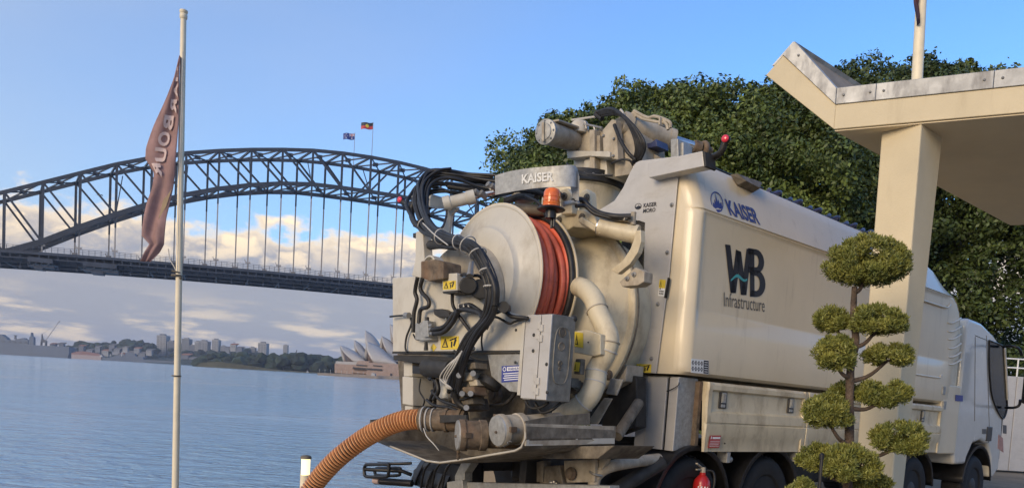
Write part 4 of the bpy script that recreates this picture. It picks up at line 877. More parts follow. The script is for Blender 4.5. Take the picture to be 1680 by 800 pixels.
em = quadmap(pxq(((1041.5, 344), (1052.5, 343), (1053, 333), (1042, 334)), -.031), .003); e = ring(em, .42, .5, 20); e.add([em(a, b) for a, b in ((.1, .2), (.12, .5), (.3, .4), (.36, .62), (.48, .45), (.55, .85), (.62, .48), (.75, .62), (.86, .5), (.88, .2), (.5, .12))], [tuple(range(11))]); e.obj('crown_emblem', M['blackp'], fp_, fix=False)
# marker light box across the top corner
mb_ = P((1062, 267), (1152, 247.5), (1155, 272.5), (1065, 291.5), f=-.16)
lb_ = MB().prism(mb_, (0, .13, 0)).obj('light_box', M['alu'], tk, bevel=.006)
MB().prism(P((1152.5, 247), (1157, 249), (1158.5, 272), (1155.5, 274), f=-.165), (0, .15, 0)).obj('end_cap', M['dark'], lb_)
def marker(p0, pts, lens):
    mk = MB().tube(spline([p0]+pts, 6), [.034-.004*i/14 for i in range(len(spline([p0]+pts, 6)))], 10).obj('marker_lamp_arm', M['rubber'], tk, smooth=50)
    c = pts[-1]; MB().lathe([(.02, -.02), (.036, 0), (.038, .03), (.034, .04)], c+Vector((0, .02, .012)), Vector((.25, -1, 0)), 18).obj('lamp_housing', M['rubber'], mk, smooth=40)
    MB().lathe([(.034, .0), (.030, .012), (.014, .018), (.0, .019)], c+Vector((.01, -.02, .012)), Vector((.25, -1, 0)), 18).obj('lens', M['redlens'], mk, smooth=60)
marker(lf(1157, 262, .0), [lf(1172, 257, -.02), lf(1183, 249, -.04), lf(1190, 231, -.05)], 1)
marker(lf(705, 339, -1.3), [lf(690, 337, -1.3), lf(672, 336, -1.32), lf(657.5, 330, -1.35)], 1)
# --- tank and dished rear door
TCN = Vector((-1.27, 0, 2.29)); TRD = .90
MB().lathe([(TRD-.05, .3), (TRD-.05, -5.0)], TCN, AX, 48).obj('tank_shell', M['paintd'], tk, smooth=40)
dr = MB().lathe([(TRD-.03, .28), (TRD+.035, .30), (TRD+.045, .33), (TRD+.045, .37), (TRD+.03, .385), (TRD-.02, .39), (TRD-.035, .41), (TRD-.06, .44), (TRD-.13, .56), (TRD-.24, .66), (TRD-.40, .72), (.3, .76), (0, .77)], TCN, AX, 64).obj('tank_door', M['paintd'], tk, smooth=40)
MB().torus(TCN+Vector((0, -.33, 0)), AX, TRD+.045, .013, 64, 6).obj('door_seal', M['grime'], dr, smooth=60)
# dark interior behind the plate: frame between tank and housing
MB().box((-2.5, .36, 1.2), (-.86, 5.5, 1.75)).box((-2.35, .45, 1.72), (-.9, 5.2, 2.6)).obj('subframe', M['dark'], tk)
# door clamps on the right
for pts, cyl in (((( 1016, 462), (1042, 438), (1057, 445), (1056, 462), (1046, 468), (1020, 470)), None),):
    c = MB().prism(P(*pts, f=-.72), (0, .12, 0)).obj('door_clamp', M['tan'], tk, bevel=.008)
    for x, y in ((1030, 457), (1041, 450)): MB().lathe([(.022, 0), (.022, .012), (.012, .014), (.012, .03)], lf(x, y, -.72), AX, 12).obj('bolt', M['bolt'], c, smooth=40)
arm = MB().prism(P((1043, 378), (1051, 377), (1051.5, 396), (1046, 414), (1033, 433), (1013, 449), (1003, 443), (1003, 441), (1021, 428), (1034, 408), (1040, 392), f=-.72), (0, .06, 0)).obj('clamp_lever', M['paintd'], tk, bevel=.006)
a, b = lf(983, 372, -.78), lf(1041, 384.5, -.62)
hc = MB().lathe([(.055, 0), (.055, .004), (.05, .005)], a, a-b, 18).cyl(a, b, .078, .078, 20).cyl(b, b+(b-a).normalized()*.03, .088, .088, 20).obj('hydraulic_cylinder', M['paintd'], tk, smooth=40)
MB().lathe([(.066, 0), (.066, .012), (.05, .02)], a, a-b, 18).obj('cap', M['bright'], hc, smooth=40)
bk = MB(); d_ = (b-a)
bk.tube([a+d_*.25+Vector((0, -.02, .085)), a+d_*.6+Vector((0, -.02, .10)), a+d_*.92+Vector((0, -.02, .10))], .016, 7).box(a+d_*.5+Vector((-.05, -.05, .07)), a+d_*.78+Vector((.05, .03, .13))).cyl(a+d_*.97+Vector((0, -.02, .08)), a+d_*.97+Vector((0, -.02, .19)), .025)
bk.obj('hydraulic_line', M['tan'], hc, smooth=40)
MB().prism(P((1020, 345), (1062, 350), (1062, 470), (1040, 540), (1020, 540), f=.0), (0, .02, 0)).obj('dark_gap_backing', M['black'], tk)  # black sheet painting the shade of the gap behind the plate
# door hinge structure above the tank (cream brackets)
hg = MB().prism(P((905, 362), (918, 352), (936, 344), (958, 343), (975, 352), (980, 372), (965, 375), (940, 372), (920, 384), f=-.78), (0, .5, 0))
hg.prism(P((948, 320), (960, 309), (968, 315), (970, 350), (950, 352), f=-.7), (0, .09, 0)).prism(P((918, 312), (930, 308), (938, 318), (938, 350), (920, 352), f=-.85), (0, .09, 0))
hg.prism(P((950, 353), (985, 374), (983, 384), (948, 364), f=-.82), (0, .12, 0))
hg.obj('hinge_bracket', M['paintd'], tk, bevel=.012)
for x, y, f in ((926, 322, -.86), (963, 324, -.71), (917, 361, -.79), (955, 356, -.79)):
    MB().lathe([(.035, 0), (.035, .012), (.018, .014), (.016, .03)], lf(x, y, f), AX, 14).obj('pivot_pin', M['grime'], tk, smooth=40)
# turret base: ring with dark slewing gear, on top of the tank
_c = lf(955, 305, .5); rc = Vector((_c.x, .5, _c.z-.09))
MB().lathe([(.46, -.55), (.46, .0), (.48, .02)], rc, (0, 0, 1), 40).obj('turret_base', M['paintd'], tk, smooth=40)
sg = MB().lathe([(.48, .02), (.52, .03), (.52, .15), (.46, .17), (.2, .18)], rc, (0, 0, 1), 48).obj('slewing_ring', M['rubber'], tk, smooth=40)
for k in range(20):
    a = math.pi*.75+math.pi*1.2*k/19; c = rc+Vector((.52*math.cos(a), .52*math.sin(a), .09)); MB().ball(c, .016, 6, 4).obj('bolt', M['bolt'], sg)
FT = .35
def Q(name, pts, f, d, mm, bev=.008): return MB().prism(P(*pts, f=f), (0, d, 0)).obj(name, mm, tk, bevel=bev)
tcol = MB().prism(P((941, 262), (994, 254), (996, 290), (941, 286), f=FT), (0, .55, 0)).prism(P((958, 262), (973, 258), (974, 286), (958, 284), f=FT-.05), (0, .1, 0)).obj('turret_column', M['white'], tk, bevel=.01)
Q('turret_plate', ((929, 247), (1000, 248), (1000, 258), (967, 256), (931, 260)), FT-.12, .75, M['white'])
gear = MB().prism(P((941, 214), (990, 211), (990, 248), (941, 248), f=FT), (0, .5, 0)).prism(P((967, 214), (975, 212), (975, 285), (967, 285), f=FT-.10), (0, .10, 0)).prism(P((979, 222), (984, 222), (984, 256), (979, 256), f=FT-.06), (0, .06, 0)).obj('gear_housing', M['tan'], tk, bevel=.008)
cc = lf(951, 212, FT-.02); MB().lathe([(.10, 0), (.105, .02), (.105, .10), (.08, .13), (.0, .14)], cc-Vector((0, .0, .05)), (0, 0, 1), 18).obj('motor_cap', M['white'], tk, smooth=40)
pm_ = MB()
for x0, y0, x1, y1 in ((955, 203, 988, 210), (960, 200, 962, 212), (975, 208, 976, 216), (940, 206, 950, 202), (938, 212, 940, 205)): pm_.tube([lf(x0, y0, FT-.05), lf(x1, y1, FT-.05)], .014, 7)
pm_.obj('hydraulic_line', M['bolt'], tk)
Q('boom_cheek', ((988, 214), (1003, 196), (1010, 197), (1014, 262), (990, 258)), FT-.08, .10, M['tan'])
Q('boom_cheek', ((1008, 196), (1020, 190), (1046, 222), (1050, 262), (1040, 285), (1008, 290)), FT+.05, .45, M['tan'])
Q('boom_root', ((1046, 240), (1065, 248), (1090, 262), (1045, 266)), FT+.3, .4, M['tan'])
for x, y in ((991, 223), (990, 250), (1008, 228), (1007, 256)): MB().lathe([(.016, 0), (.016, .012), (.01, .02)], lf(x, y, FT-.08), AX, 10).obj('bolt', M['bolt'], tk, smooth=40)
# left outrigger cylinder with round end cap
a, b = lf(897, 217, FT-.55), lf(955, 236, FT+.15)
oc = MB().tube([a, b], [.128, .115], 20).obj('boom_arm', M['tan'], tk, smooth=40)
u_ = (b-a).normalized()
MB().beam(a+u_*.03+Vector((0, 0, .118)), b+Vector((0, 0, .12)), .26, .02).beam(a+u_*.03+Vector((.02, -.1, -.02)), b+Vector((.02, -.1, -.02)), .03, .2).obj('arm_flange', M['tan'], oc, bevel=.004)
MB().lathe([(.13, -.01), (.135, 0), (.135, .03), (.09, .04), (.085, .05), (.0, .055)], a, a-b, 22).obj('end_cap', M['galv'], oc, smooth=40)
for k in range(8):
    e1 = u_.orthogonal().normalized(); e2 = u_.cross(e1); c = a-u_*.035+(e1*math.cos(k*math.pi/4)+e2*math.sin(k*math.pi/4))*.112; MB().ball(c, .012, 6, 4).obj('bolt', M['bolt'], oc)
MB().tube([lf(899, 203, FT-.5), lf(899, 209, FT-.5)], .012, 6).obj('nipple', M['bolt'], oc)
MB().cyl(lf(938, 197, FT-.1), lf(996, 189, FT+.1), .013, .013, 8).obj('stay_rod', M['rope'], tk)
# long boom cylinder on the right
a, b = lf(1035, 207, FT+.15), lf(1098, 227, FT+.55); u_ = (b-a).normalized()
bc = MB().tube([a, b], .105, 20).cyl(a-u_*.10, a, .13, .13, 20).cyl(b-u_*.02, b+u_*.05, .112, .112, 20).obj('boom_cylinder', M['tan'], tk, smooth=40)
MB().cyl(b, b+u_*.38, .048, .048, 16).obj('piston_rod', M['bright'], bc, smooth=40)
e_ = b+u_*.42; MB().torus(e_, Vector((.3, 1, 0)), .062, .034, 20, 8).obj('rod_eye', M['rust'], bc, smooth=60)
MB().cyl(e_-Vector((.03, .1, 0)), e_+Vector((.03, .1, 0)), .04, .04, 14).cyl(b+u_*.30, b+u_*.38, .07, .07, 14).obj('rod_clevis', M['rust'], bc, smooth=40)
ln = MB()
for pts in (((1037, 203), (1036, 190), (1040, 185), (1044, 192)), ((1043, 188), (1055, 195), (1072, 199), (1088, 201), (1096, 197)), ((1040, 182), (1062, 193), (1075, 191), (1098, 200), (1100, 210)), ((1088, 197), (1094, 205), (1096, 213))): ln.tube(spline([lf(x, y, FT+.1) for x, y in pts], 5), .017, 7)
ln.box(lf(1080, 205, FT+.05), lf(1094, 197, FT+.16)).obj('hydraulic_line', M['tan'], bc, smooth=40)
Q('boom_rest', ((1100, 228), (1112, 227), (1113, 258), (1100, 260)), FT+.1, .2, M['galv']); Q('boom_rest', ((1113, 234), (1121, 233), (1121, 258), (1113, 260)), FT+.15, .15, M['galv'])
Q('valve_block', ((1055, 236), (1068, 234), (1076, 228), (1078, 240), (1056, 244)), FT+.2, .2, M['blueh'], .004)
# hook above
MB().tube(spline([lf(x, y, FT) for x, y in ((1018, 180), (1022, 186), (1019, 190), (1014, 188))], 5), .014, 7).obj('lifting_hook', M['rope'], tk)
# --- hose reel
RC = Vector((-1.34, 0, 2.51)); RR = .725; F0, F1 = -1.30, -.86
rl_ = MB().lathe([(RR, 0), (RR+.012, .006), (RR+.012, .016), (RR-.01, .024), (RR-.025, .02), (RR-.05, .028), (RR-.20, .085), (RR-.22, .10), (RR-.235, .135), (RR-.27, .15), (RR-.40, .165), (.20, .165), (0, .165)], RC+Vector((0, F0, 0)), AX, 72).obj('hose_reel', M['white'], tk, smooth=30)
MB().lathe([(RR, 0), (RR+.012, .006), (RR+.012, .016), (RR-.01, .024), (.2, .024)], RC+Vector((0, F1, 0)), AX, 72).obj('front_flange', M['paintd'], rl_, smooth=35)
MB().torus(RC+Vector((0, F0-.012, 0)), AX, RR+.010, .008, 96, 6).obj('flange_rim', M['paint'], rl_, smooth=60)
MB().torus(RC+Vector((0, F1-.02, 0)), AX, RR+.012, .012, 72, 6).obj('flange_rim', M['paint'], rl_, smooth=60)
MB().lathe([(.53, 0), (.53, .4)], RC+Vector((0, F1, 0)), AX, 48).obj('drum', M['grime'], rl_, smooth=40)
nh = 6
for layer, R_h in ((0, .585), (1, .650)):
    for i in range(nh):
        f = F1-.06-(F1-F0-.09)/(nh-1)*i*.98-(.03 if layer == 0 else 0)
        if layer == 1 and i in (): continue
        b = MB(); n = 90; pts = [RC+Vector((0, f+.012*math.sin(a*2+i*1.7), 0))+Vector((math.cos(a), 0, math.sin(a)))*(R_h+.010*math.sin(a*3+i*2.1)-.012*(i % 3)) for a in np.linspace(0, 2*math.pi, n)]
        b.tube(pts, .034, 9, cap=False).obj('hose_coil', M['redhose'], rl_, smooth=60)
bb_ = MB(); bb_.tube([RC+Vector((math.cos(a)*.70, F1-.05, math.sin(a)*.70)) for a in np.linspace(-1.0, 2.0, 50)], .032, 9)
bb_.obj('black_hose', M['rubber'], rl_, smooth=60)
# hub motor cover, lower left on the reel face
hb_c = lf(772, 490, F0-.165)
hb_ = MB().lathe([(.50, 0), (.49, .05), (.46, .20), (.45, .215), (.42, .22), (.25, .20), (0, .20)], hb_c, AX, 56).obj('hub_cover', M['tan'], rl_, smooth=35)
dome = MB().lathe([(.40, 0), (.40, .03), (.36, .035)], hb_c, AX, 48).obj('hub_rim', M['white'], hb_, smooth=35) if 0 else None
# motor block in front of the hub, with brown gearbox and round ring
MB().prism(P((690, 428), (712, 425), (727, 429), (727, 457), (704, 461), (690, 455), f=-2.02), (0, .2, 0)).obj('hydraulic_motor', M['rust'], tk, bevel=.012)
mr = lf(718, 442, -1.80); MB().lathe([(.115, 0), (.115, .10), (.10, .105), (.095, .06), (0, .05)], mr, AX, 28).obj('motor_ring', M['white'], tk, smooth=40)
Q('guide_post', ((682, 380), (693, 377), (696, 424), (690, 456), (675, 452), (681, 426)), -1.90, .10, M['white'])
Q('guide_bracket', ((677, 362), (690, 360), (690, 370), (677, 372)), -1.86, .06, M['dark']); Q('guide_bracket', ((677, 382), (684, 381), (684, 389), (677, 390)), -1.86, .06, M['dark'])
# guide arm at the top left, cylinder to the reel guard
Q('guide_arm', ((699, 318), (704, 317), (732, 327), (733, 340), (699, 338)), -1.45, .12, M['white'])
MB().prism(P((733, 345), (751, 340), (740, 352), (735, 392), (722, 384), f=-1.4), (0, .03, 0)).obj('guide_gusset', M['white'], tk)
a, b = lf(731, 334, -1.5), lf(776, 323, -1.3); u_ = (b-a).normalized()
gc = MB().tube([a, b], .060, 18).cyl(a-u_*.02, a+u_*.05, .072, .072, 18).cyl(b-u_*.06, b+u_*.02, .07, .07, 18).obj('guide_cylinder', M['white'], tk, smooth=40)
MB().cyl(b, b+u_*.25, .025, .025, 12).obj('piston_rod', M['bright'], gc, smooth=40)
for k in range(5): c = b+u_*(.06+k*.06)+Vector((0, random.uniform(-.03, .03), random.uniform(-.03, .05))); MB().cyl(c, c+Vector((0, -.07, .03)), .035, .03, 8).obj('fitting', M['bolt'], gc)
# reel guard plate with lettering: bent sheet
gt = spline([lf(*p) for p in ((813, 288, -1.35), (838, 281, -1.32), (870, 276, -1.28), (905, 273, -1.2), (938, 271, -1.08), (946, 275, -1.0))], 9); gb = spline([lf(*p) for p in ((813, 320, -1.35), (838, 315, -1.32), (870, 310, -1.28), (905, 307, -1.2), (938, 306.5, -1.08), (946, 308, -1.0))], 9)
gd = MB().grid([gt, gb]).obj('reel_guard', M['galv'], tk, fix=False); s = gd.modifiers.new('thick', 'SOLIDIFY'); s.thickness = .006
Q('guard_return', ((931, 272), (946, 275), (950, 290), (949, 330), (940, 327), (936, 307)), -1.0, .006, M['galv'], .001)
def gmap(a, b):
    x = 856+40*a; t = (x-813)/(946-813)*(len(gt)-1); i = min(int(t), len(gt)-2); f = t-i; T_, B_ = gt[i].lerp(gt[i+1], f), gb[i].lerp(gb[i+1], f); return B_.lerp(T_, .27+.46*b)+Vector((.006, -.014, 0))
text('lettering', 'KAISER', gmap, mat('worn_pale_print', (.74, .74, .70), .6, var=.2, vscale=30), gd, .035, True)
# things behind the guard: hoses and beige humps
for pts, r in ((((815, 320), (850, 312), (880, 314), (900, 322)), .03), (((830, 330), (855, 322), (880, 325)), .035), (((868, 326), (880, 313), (905, 312), (925, 322)), .02), (((735, 303), (770, 306), (812, 302)), .035)):
    MB().tube(spline([lf(x, y, -1.05) for x, y in pts], 6), r, 8).obj('hydraulic_hose', M['rubber'], tk, smooth=60)
MB().ball(lf(862, 322, -.95), (.16, .12, .07), 14, 8).obj('pump_cover', M['tan'], tk, smooth=60)
a, b = lf(838, 343, -1.15), lf(893, 345, -.95); MB().tube([a, b], .055, 14).obj('vacuum_pipe', M['grime'], tk, smooth=50)
MB().prism(P((778, 307), (812, 300), (816, 318), (790, 314), f=-1.1), (0, .3, 0)).obj('guard_flap', M['alu'], tk)
# beacon
bcn = lf(904, 345, -1.28)
bk_ = MB().lathe([(.115, .0), (.125, .008), (.115, .02), (.07, .03)], bcn, (0, 0, 1), 28).lathe([(.05, -.07), (.05, 0)], bcn, (0, 0, 1), 12).cyl(bcn+Vector((0, .02, -.15)), bcn+Vector((0, .02, -.05)), .014, .014, 8).cyl(bcn+Vector((.03, .02, -.14)), bcn+Vector((.03, .02, -.05)), .012, .012, 8).obj('beacon', M['black'], tk, smooth=40)
MB().lathe([(.072, .0), (.078, .008), (.074, .05), (.074, .12), (.062, .148), (.03, .162), (0, .165)], bcn+Vector((0, 0, .03)), (0, 0, 1), 28).obj('amber_lens', M['amber'], bk_, smooth=50)
MB().lathe([(.078, 0), (.08, .004), (.078, .012)], bcn+Vector((0, 0, .03)), (0, 0, 1), 28).torus(bcn+Vector((0, 0, .075)), (0, 0, 1), .076, .003, 28, 5).torus(bcn+Vector((0, 0, .11)), (0, 0, 1), .075, .003, 28, 5).obj('lens_band', M['amber'], bk_, smooth=50)
def hose(pts, r, mm='rubber', name='hydraulic_hose', n=8, seg=7): return MB().tube(spline([lf(x, y, f) for x, y, f in pts], seg), r, n).obj(name, M[mm], tk, smooth=60)
hose(((862, 322, -1.15), (880, 330, -1.2), (890, 340, -1.22)), .014); hose(((940, 330, -1.0), (955, 328, -.9), (968, 340, -.85), (985, 350, -.82), (1010, 355, -.78), (1035, 355, -.7)), .026); hose(((945, 338, -1.0), (960, 338, -.9), (975, 350, -.85), (1000, 357, -.8), (1030, 359, -.72)), .018)
hose(((925, 335, -1.1), (940, 332, -1.0), (950, 334, -.95)), .022, 'galv')
# turret hoses
for k in range(6):
    o = k*4.6-3
    hose(((982+o*.3, 184+o*.3, FT-.02), (1004+o*.5, 180+o*.4, FT-.1), (1025+o*.6, 193+o*.5, FT-.16), (1041+o*.7, 220+o*.4, FT-.14), (1046+o*.6, 245, FT-.10), (1040+o*.4, 268, FT-.05)), .019 if k < 4 else .014)
hose(((1008, 205, FT-.1), (1018, 230, FT-.15), (1030, 250, FT-.15), (1042, 262, FT-.1)), .02); hose(((1003, 268, FT-.1), (1020, 262, FT-.15), (1034, 264, FT-.12), (1040, 276, FT-.05)), .012)
hose(((982, 183, FT), (978, 188, FT), (988, 195, FT)), .028)
hose(((930, 268, FT-.2), (945, 279, FT-.3), (970, 286, FT-.4), (1005, 288, FT-.3)), .012); hose(((940, 282, FT-.3), (965, 287, FT-.4)), .010)
# --- rear service panel
FP = -1.80
sp0 = P((643.5, 455), (690, 452), (742, 452), (800, 505), (868, 522), (862, 578), (644, 579), f=FP)
svp = MB().prism(sp0, (0, .16, 0)).obj('service_panel', M['white'], tk, bevel=.012)
MB().prism(P((643.5, 576), (854, 574), (854, 577), (643.5, 579.5), f=FP-.012), (0, .011, 0)).obj('panel_trim', M['dark'], svp)
for x, y in ((847, 541), (862, 527), (846, 594), (861, 593)): MB().lathe([(.012, 0), (.012, .006), (.007, .008)], lf(x, y, FP), AX, 10).obj('bolt', M['dark'], svp)
hazard(svp, pxq(((723, 573), (753, 572.5), (753, 551), (724, 551)), FP-.001))
MB().prism(P((706, 570), (711, 576), (716, 569), (711, 563), f=FP-.004), (0, .003, 0)).obj('small_sticker', M['yellow'], svp)
bx = MB().prism(P((725, 449), (749.5, 447.5), (750, 476), (726, 478), f=FP-.16), (0, .16, 0)).obj('switch_box', M['white'], tk, bevel=.006)
hazard(bx, pxq(((727, 475), (748, 474), (748, 460), (727.5, 461)), FP-.161)); MB().prism(P((726, 478), (750, 476.5), (752, 479), (727, 481), f=FP-.17), (0, .17, 0)).obj('box_lid', M['dark'], bx)
# round black motor parts right of the box
MB().cyl(lf(768, 468, FP-.2), lf(768, 468, FP+.2), .075, .075, 20).cyl(lf(788, 474, FP-.10), lf(788, 474, FP+.2), .085, .085, 20).obj('drive_motor', M['dark'], tk, smooth=40, bevel=.01)
MB().cyl(lf(771, 452, FP-.22), lf(774, 430, FP-.18), .03, .02, 10).obj('fitting', M['bolt'], tk, smooth=40)
# valve block with levers
vb = MB().prism(P((681, 530), (703, 526), (704, 545), (708, 557), (693, 558), (681, 556), f=FP-.08), (0, .08, 0)).prism(P((692, 526), (701, 525), (703, 552), (693, 552), f=FP-.12), (0, .04, 0)).obj('valve_block', M['galv'], tk, bevel=.004)
MB().cyl(lf(701, 520, FP-.1), lf(701, 532, FP-.1), .018, .018, 8).obj('lever', M['dark'], vb); MB().cyl(lf(699, 560, FP-.08), lf(699, 574, FP-.08), .014, .022, 8).obj('lever', M['dark'], vb)
for x, y in ((709, 540), (711, 547), (705, 534)): MB().cyl(lf(x-4, y, FP-.1), lf(x+5, y, FP-.1), .018, .018, 8).obj('fitting', M['bolt'], vb)
Q('solenoid_valve', ((710, 507), (724, 506), (736, 512), (738, 520), (720, 521), (712, 516)), FP-.08, .08, M['dark'])
MB().box(lf(732, 518, FP-.06), lf(739, 525, FP)).obj('fitting', M['galv'], tk)
hose(((685, 455, FP-.1), (681, 478, FP-.08), (684, 492, FP-.07), (679, 515, FP-.07), (678, 545, FP-.06)), .020); hose(((693, 456, FP-.1), (690, 475, FP-.09), (703, 492, FP-.08), (702, 503, FP-.08), (690, 508, FP-.08), (687, 530, FP-.08)), .020)
hose(((640, 519, FP-.06), (655, 517.5, FP-.05), (667, 517, FP-.05)), .010); MB().cyl(lf(665, 517, FP-.07), lf(671, 517, FP-.07), .03, .03, 10).obj('fitting', M['bolt'], tk)
hose(((672, 518, FP-.04), (675, 530, FP-.03), (667, 552, FP-.03), (665, 570, FP-.03), (668, 577, FP-.03)), .010); hose(((678, 548, FP-.05), (683, 556, FP-.05), (693, 556, FP-.05)), .008)
hose(((709, 541, FP-.1), (730, 535, FP-.09), (745, 515, FP-.08), (760, 507, FP-.1), (785, 512, FP-.15), (792, 520, FP-.2)), .024); hose(((711, 547, FP-.1), (728, 544, FP-.1), (743, 528, FP-.1), (752, 510, FP-.12)), .022); hose(((755, 502, FP-.1), (772, 500, FP-.1), (790, 512, FP-.15)), .018)
hose(((742, 480, FP-.1), (743, 500, FP-.08), (752, 516, FP-.08), (762, 530, FP-.06), (773, 545, FP-.05)), .016)
for k in range(3): MB().cyl(lf(754+k*8, 499, FP-.1), lf(754+k*8, 506, FP-.1), .016, .016, 8).obj('fitting', M['bolt'], tk)
hose(((752, 455, FP-.1), (760, 450, FP-.12), (772, 452, FP-.15), (785, 452, FP-.12), (792, 458, FP-.05)), .014)
hose(((815, 512, FP-.1), (827, 508, FP-.12), (838, 518, FP-.1), (858, 521, FP-.06), (866, 522, FP-.05)), .018); hose(((800, 522, FP-.1), (815, 520, FP-.1), (835, 530, FP-.06), (845, 527, FP-.05), (862, 523, FP-.05)), .010)
MB().cyl(lf(826, 503, FP-.2), lf(830, 506, FP+.05), .045, .045, 14).obj('fitting', M['dark'], tk, smooth=40)
hose(((800, 528, FP-.08), (792, 545, FP-.06), (790, 560, FP-.05), (792, 575, FP-.04)), .008); hose(((798, 530, FP-.06), (801, 535, FP-.06), (799, 540, FP-.06)), .008); MB().ball(lf(776, 571, FP-.05), .022, 8, 6).obj('fitting', M['bolt'], tk)
# main cable loom, several cables bound together
loom = [(812, 303, -1.1), (770, 300, -1.25), (735, 296, -1.42), (708, 297, -1.55), (691, 312, -1.66), (686, 336, -1.76), (693, 362, -1.86), (707, 382, -1.94), (730, 393, -2.0), (755, 398, -2.05), (776, 406, -2.08), (793, 430, -2.08), (806, 462, -2.06), (808, 492, -2.04), (799, 522, -2.02), (776, 550, -2.0), (760, 580, -1.98), (752, 610, -1.95), (745, 640, -1.9)]
rs = random.Random(12)
nc = 13
for k in range(nc):
    a = 2*math.pi*k/nc+rs.random(); rad_ = 10.5*(rs.uniform(.3, 1)); pts = []
    for j, (x, y, f) in enumerate(loom):
        a += rs.uniform(-.45, .45); sp_f = 1.9 if j < 6 else (1.25 if j < 9 else .95)
        pts.append((x+math.cos(a)*rad_*sp_f, y+math.sin(a)*rad_*sp_f*(1.15 if j < 4 else .9), f+.02*math.sin(a)))
    if k % 4 == 1: pts = pts[2:]
    hose(pts, .013+.007*rs.random(), 'rubber' if k % 3 else 'black', 'cable', 7, 5)
hose(((760, 399, -2.0), (785, 408, -2.08), (800, 440, -2.1), (812, 470, -2.08), (812, 500, -2.06)), .026); hose(((806, 300, -1.1), (760, 292, -1.3), (722, 291, -1.45), (700, 300, -1.6), (694, 325, -1.72), (702, 355, -1.85)), .028); hose(((800, 312, -1.12), (765, 310, -1.28), (735, 306, -1.4)), .028)
hose(((744, 642, -1.9), (752, 660, -1.85), (766, 670, -1.8)), .03); hose(((700, 352, -1.8), (715, 372, -1.9), (726, 372, -1.9), (732, 355, -1.7), (733, 345, -1.5)), .011); hose(((680, 330, -1.7), (675, 345, -1.72), (680, 365, -1.78), (700, 378, -1.9)), .03)
for k in range(4): hose(((758-k*3, 575+k*4, -2.05), (746-k*4, 600, -2.05), (735-k*4+rs.uniform(-2, 2), 620, -2.0), (732+k*2, 634, -1.98), (742, 638, -1.95)), .007, 'rope', 'cable_tie_wire')
for x, y, r, dx, dy in ((697, 368, .07, 1, .8), (723, 388, .065, 1, .25), (752, 397, .06, 1, .1), (768, 402, .075, .9, .5), (784, 416, .07, .6, .9), (799, 444, .06, .3, 1), (806, 470, .06, .05, 1), (690, 325, .085, -.1, 1)):
    c = lf(x, y, float(np.interp(x+y*.001, [0, 1], [0, 0])) if 0 else min((abs(x-a_)+abs(y-b_), f_) for a_, b_, f_ in loom)[1]); MB().torus(c, Vector((dx, 0, -dy)), r, .006, 18, 5).obj('cable_tie', M['rope'], tk)
hose(((694, 366, -1.95), (712, 384, -2.06), (735, 402, -2.1)), .006, 'rope', 'cable_tie_wire')
hose(((706, 402, -1.85), (725, 400, -1.9), (748, 402, -1.95)), .045, 'dark')
# --- galvanised tool box right of centre
a0 = lf(865.5, 515, FP); tbx0, tbx1 = -.197, .10; z0, z1 = 1.44, 2.11
tb_ = MB().box((tbx0, FP, z0), (-.105, -1.553, z1)).obj('tool_box', M['alu'], tk, bevel=.006)
dcol = M['alu']
d1_ = MB().box((-.196, FP-.016, z0+.008), (-.02, FP-.002, z1-.006)).obj('left_door', M['alu'], tb_, bevel=.003)
d2_ = MB().box((-.010, FP-.016, z0+.008), (.102, FP-.002, z1-.006)).obj('right_door', M['alu'], tb_, bevel=.003)
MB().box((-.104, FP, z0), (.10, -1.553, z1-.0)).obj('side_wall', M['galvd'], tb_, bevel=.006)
MB().box((-.235, FP-.02, z0+.03), (-.2, FP+.1, z1-.03)).obj('hinge_flange', M['white'], tb_)
for z in (z1-.09, z1-.17, z0+.17, z0+.09):
    MB().box((-.05, FP-.028, z-.026), (-.022, FP-.0165, z+.026)).box((-.008, FP-.028, z-.046), (.022, FP-.0165, z+.006)).cyl((-.016, FP-.024, z-.04), (-.016, FP-.024, z+.03), .008, .008, 8).obj('hinge', M['rope'], tb_)
for x, y in ((876, 549), (875, 575), (897, 597), (898, 643)): MB().lathe([(.014, 0), (.014, .005), (.008, .008)], lf(x, y, FP-.016), AX, 12).obj('bolt', M['dark'], tb_)
# oval pressings on the side wall
def oval(cx, z, w, h): return [Vector((.1005, cx+math.copysign(abs(math.cos(a))**.6, math.cos(a))*w, z+math.copysign(abs(math.sin(a))**.6, math.sin(a))*h)) for a in np.linspace(0, 2*math.pi, 28, endpoint=False)]
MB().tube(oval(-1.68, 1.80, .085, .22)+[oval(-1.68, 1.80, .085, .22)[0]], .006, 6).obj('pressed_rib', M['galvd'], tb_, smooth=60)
for z, r in ((1.98, .035), (1.87, .03), (1.74, .018), (1.70, .012)): MB().torus((.102, -1.69, z), (1, 0, 0), r, .006, 20, 6).cyl((.10, -1.69, z), (.104, -1.69, z), r*.8, r*.8, 16).obj('pressed_port', M['grime'], tb_, smooth=40)
MB().ball(lf(941, 523, -1.56), .03, 10, 6).obj('latch_knob', M['dark'], tb_, smooth=60)
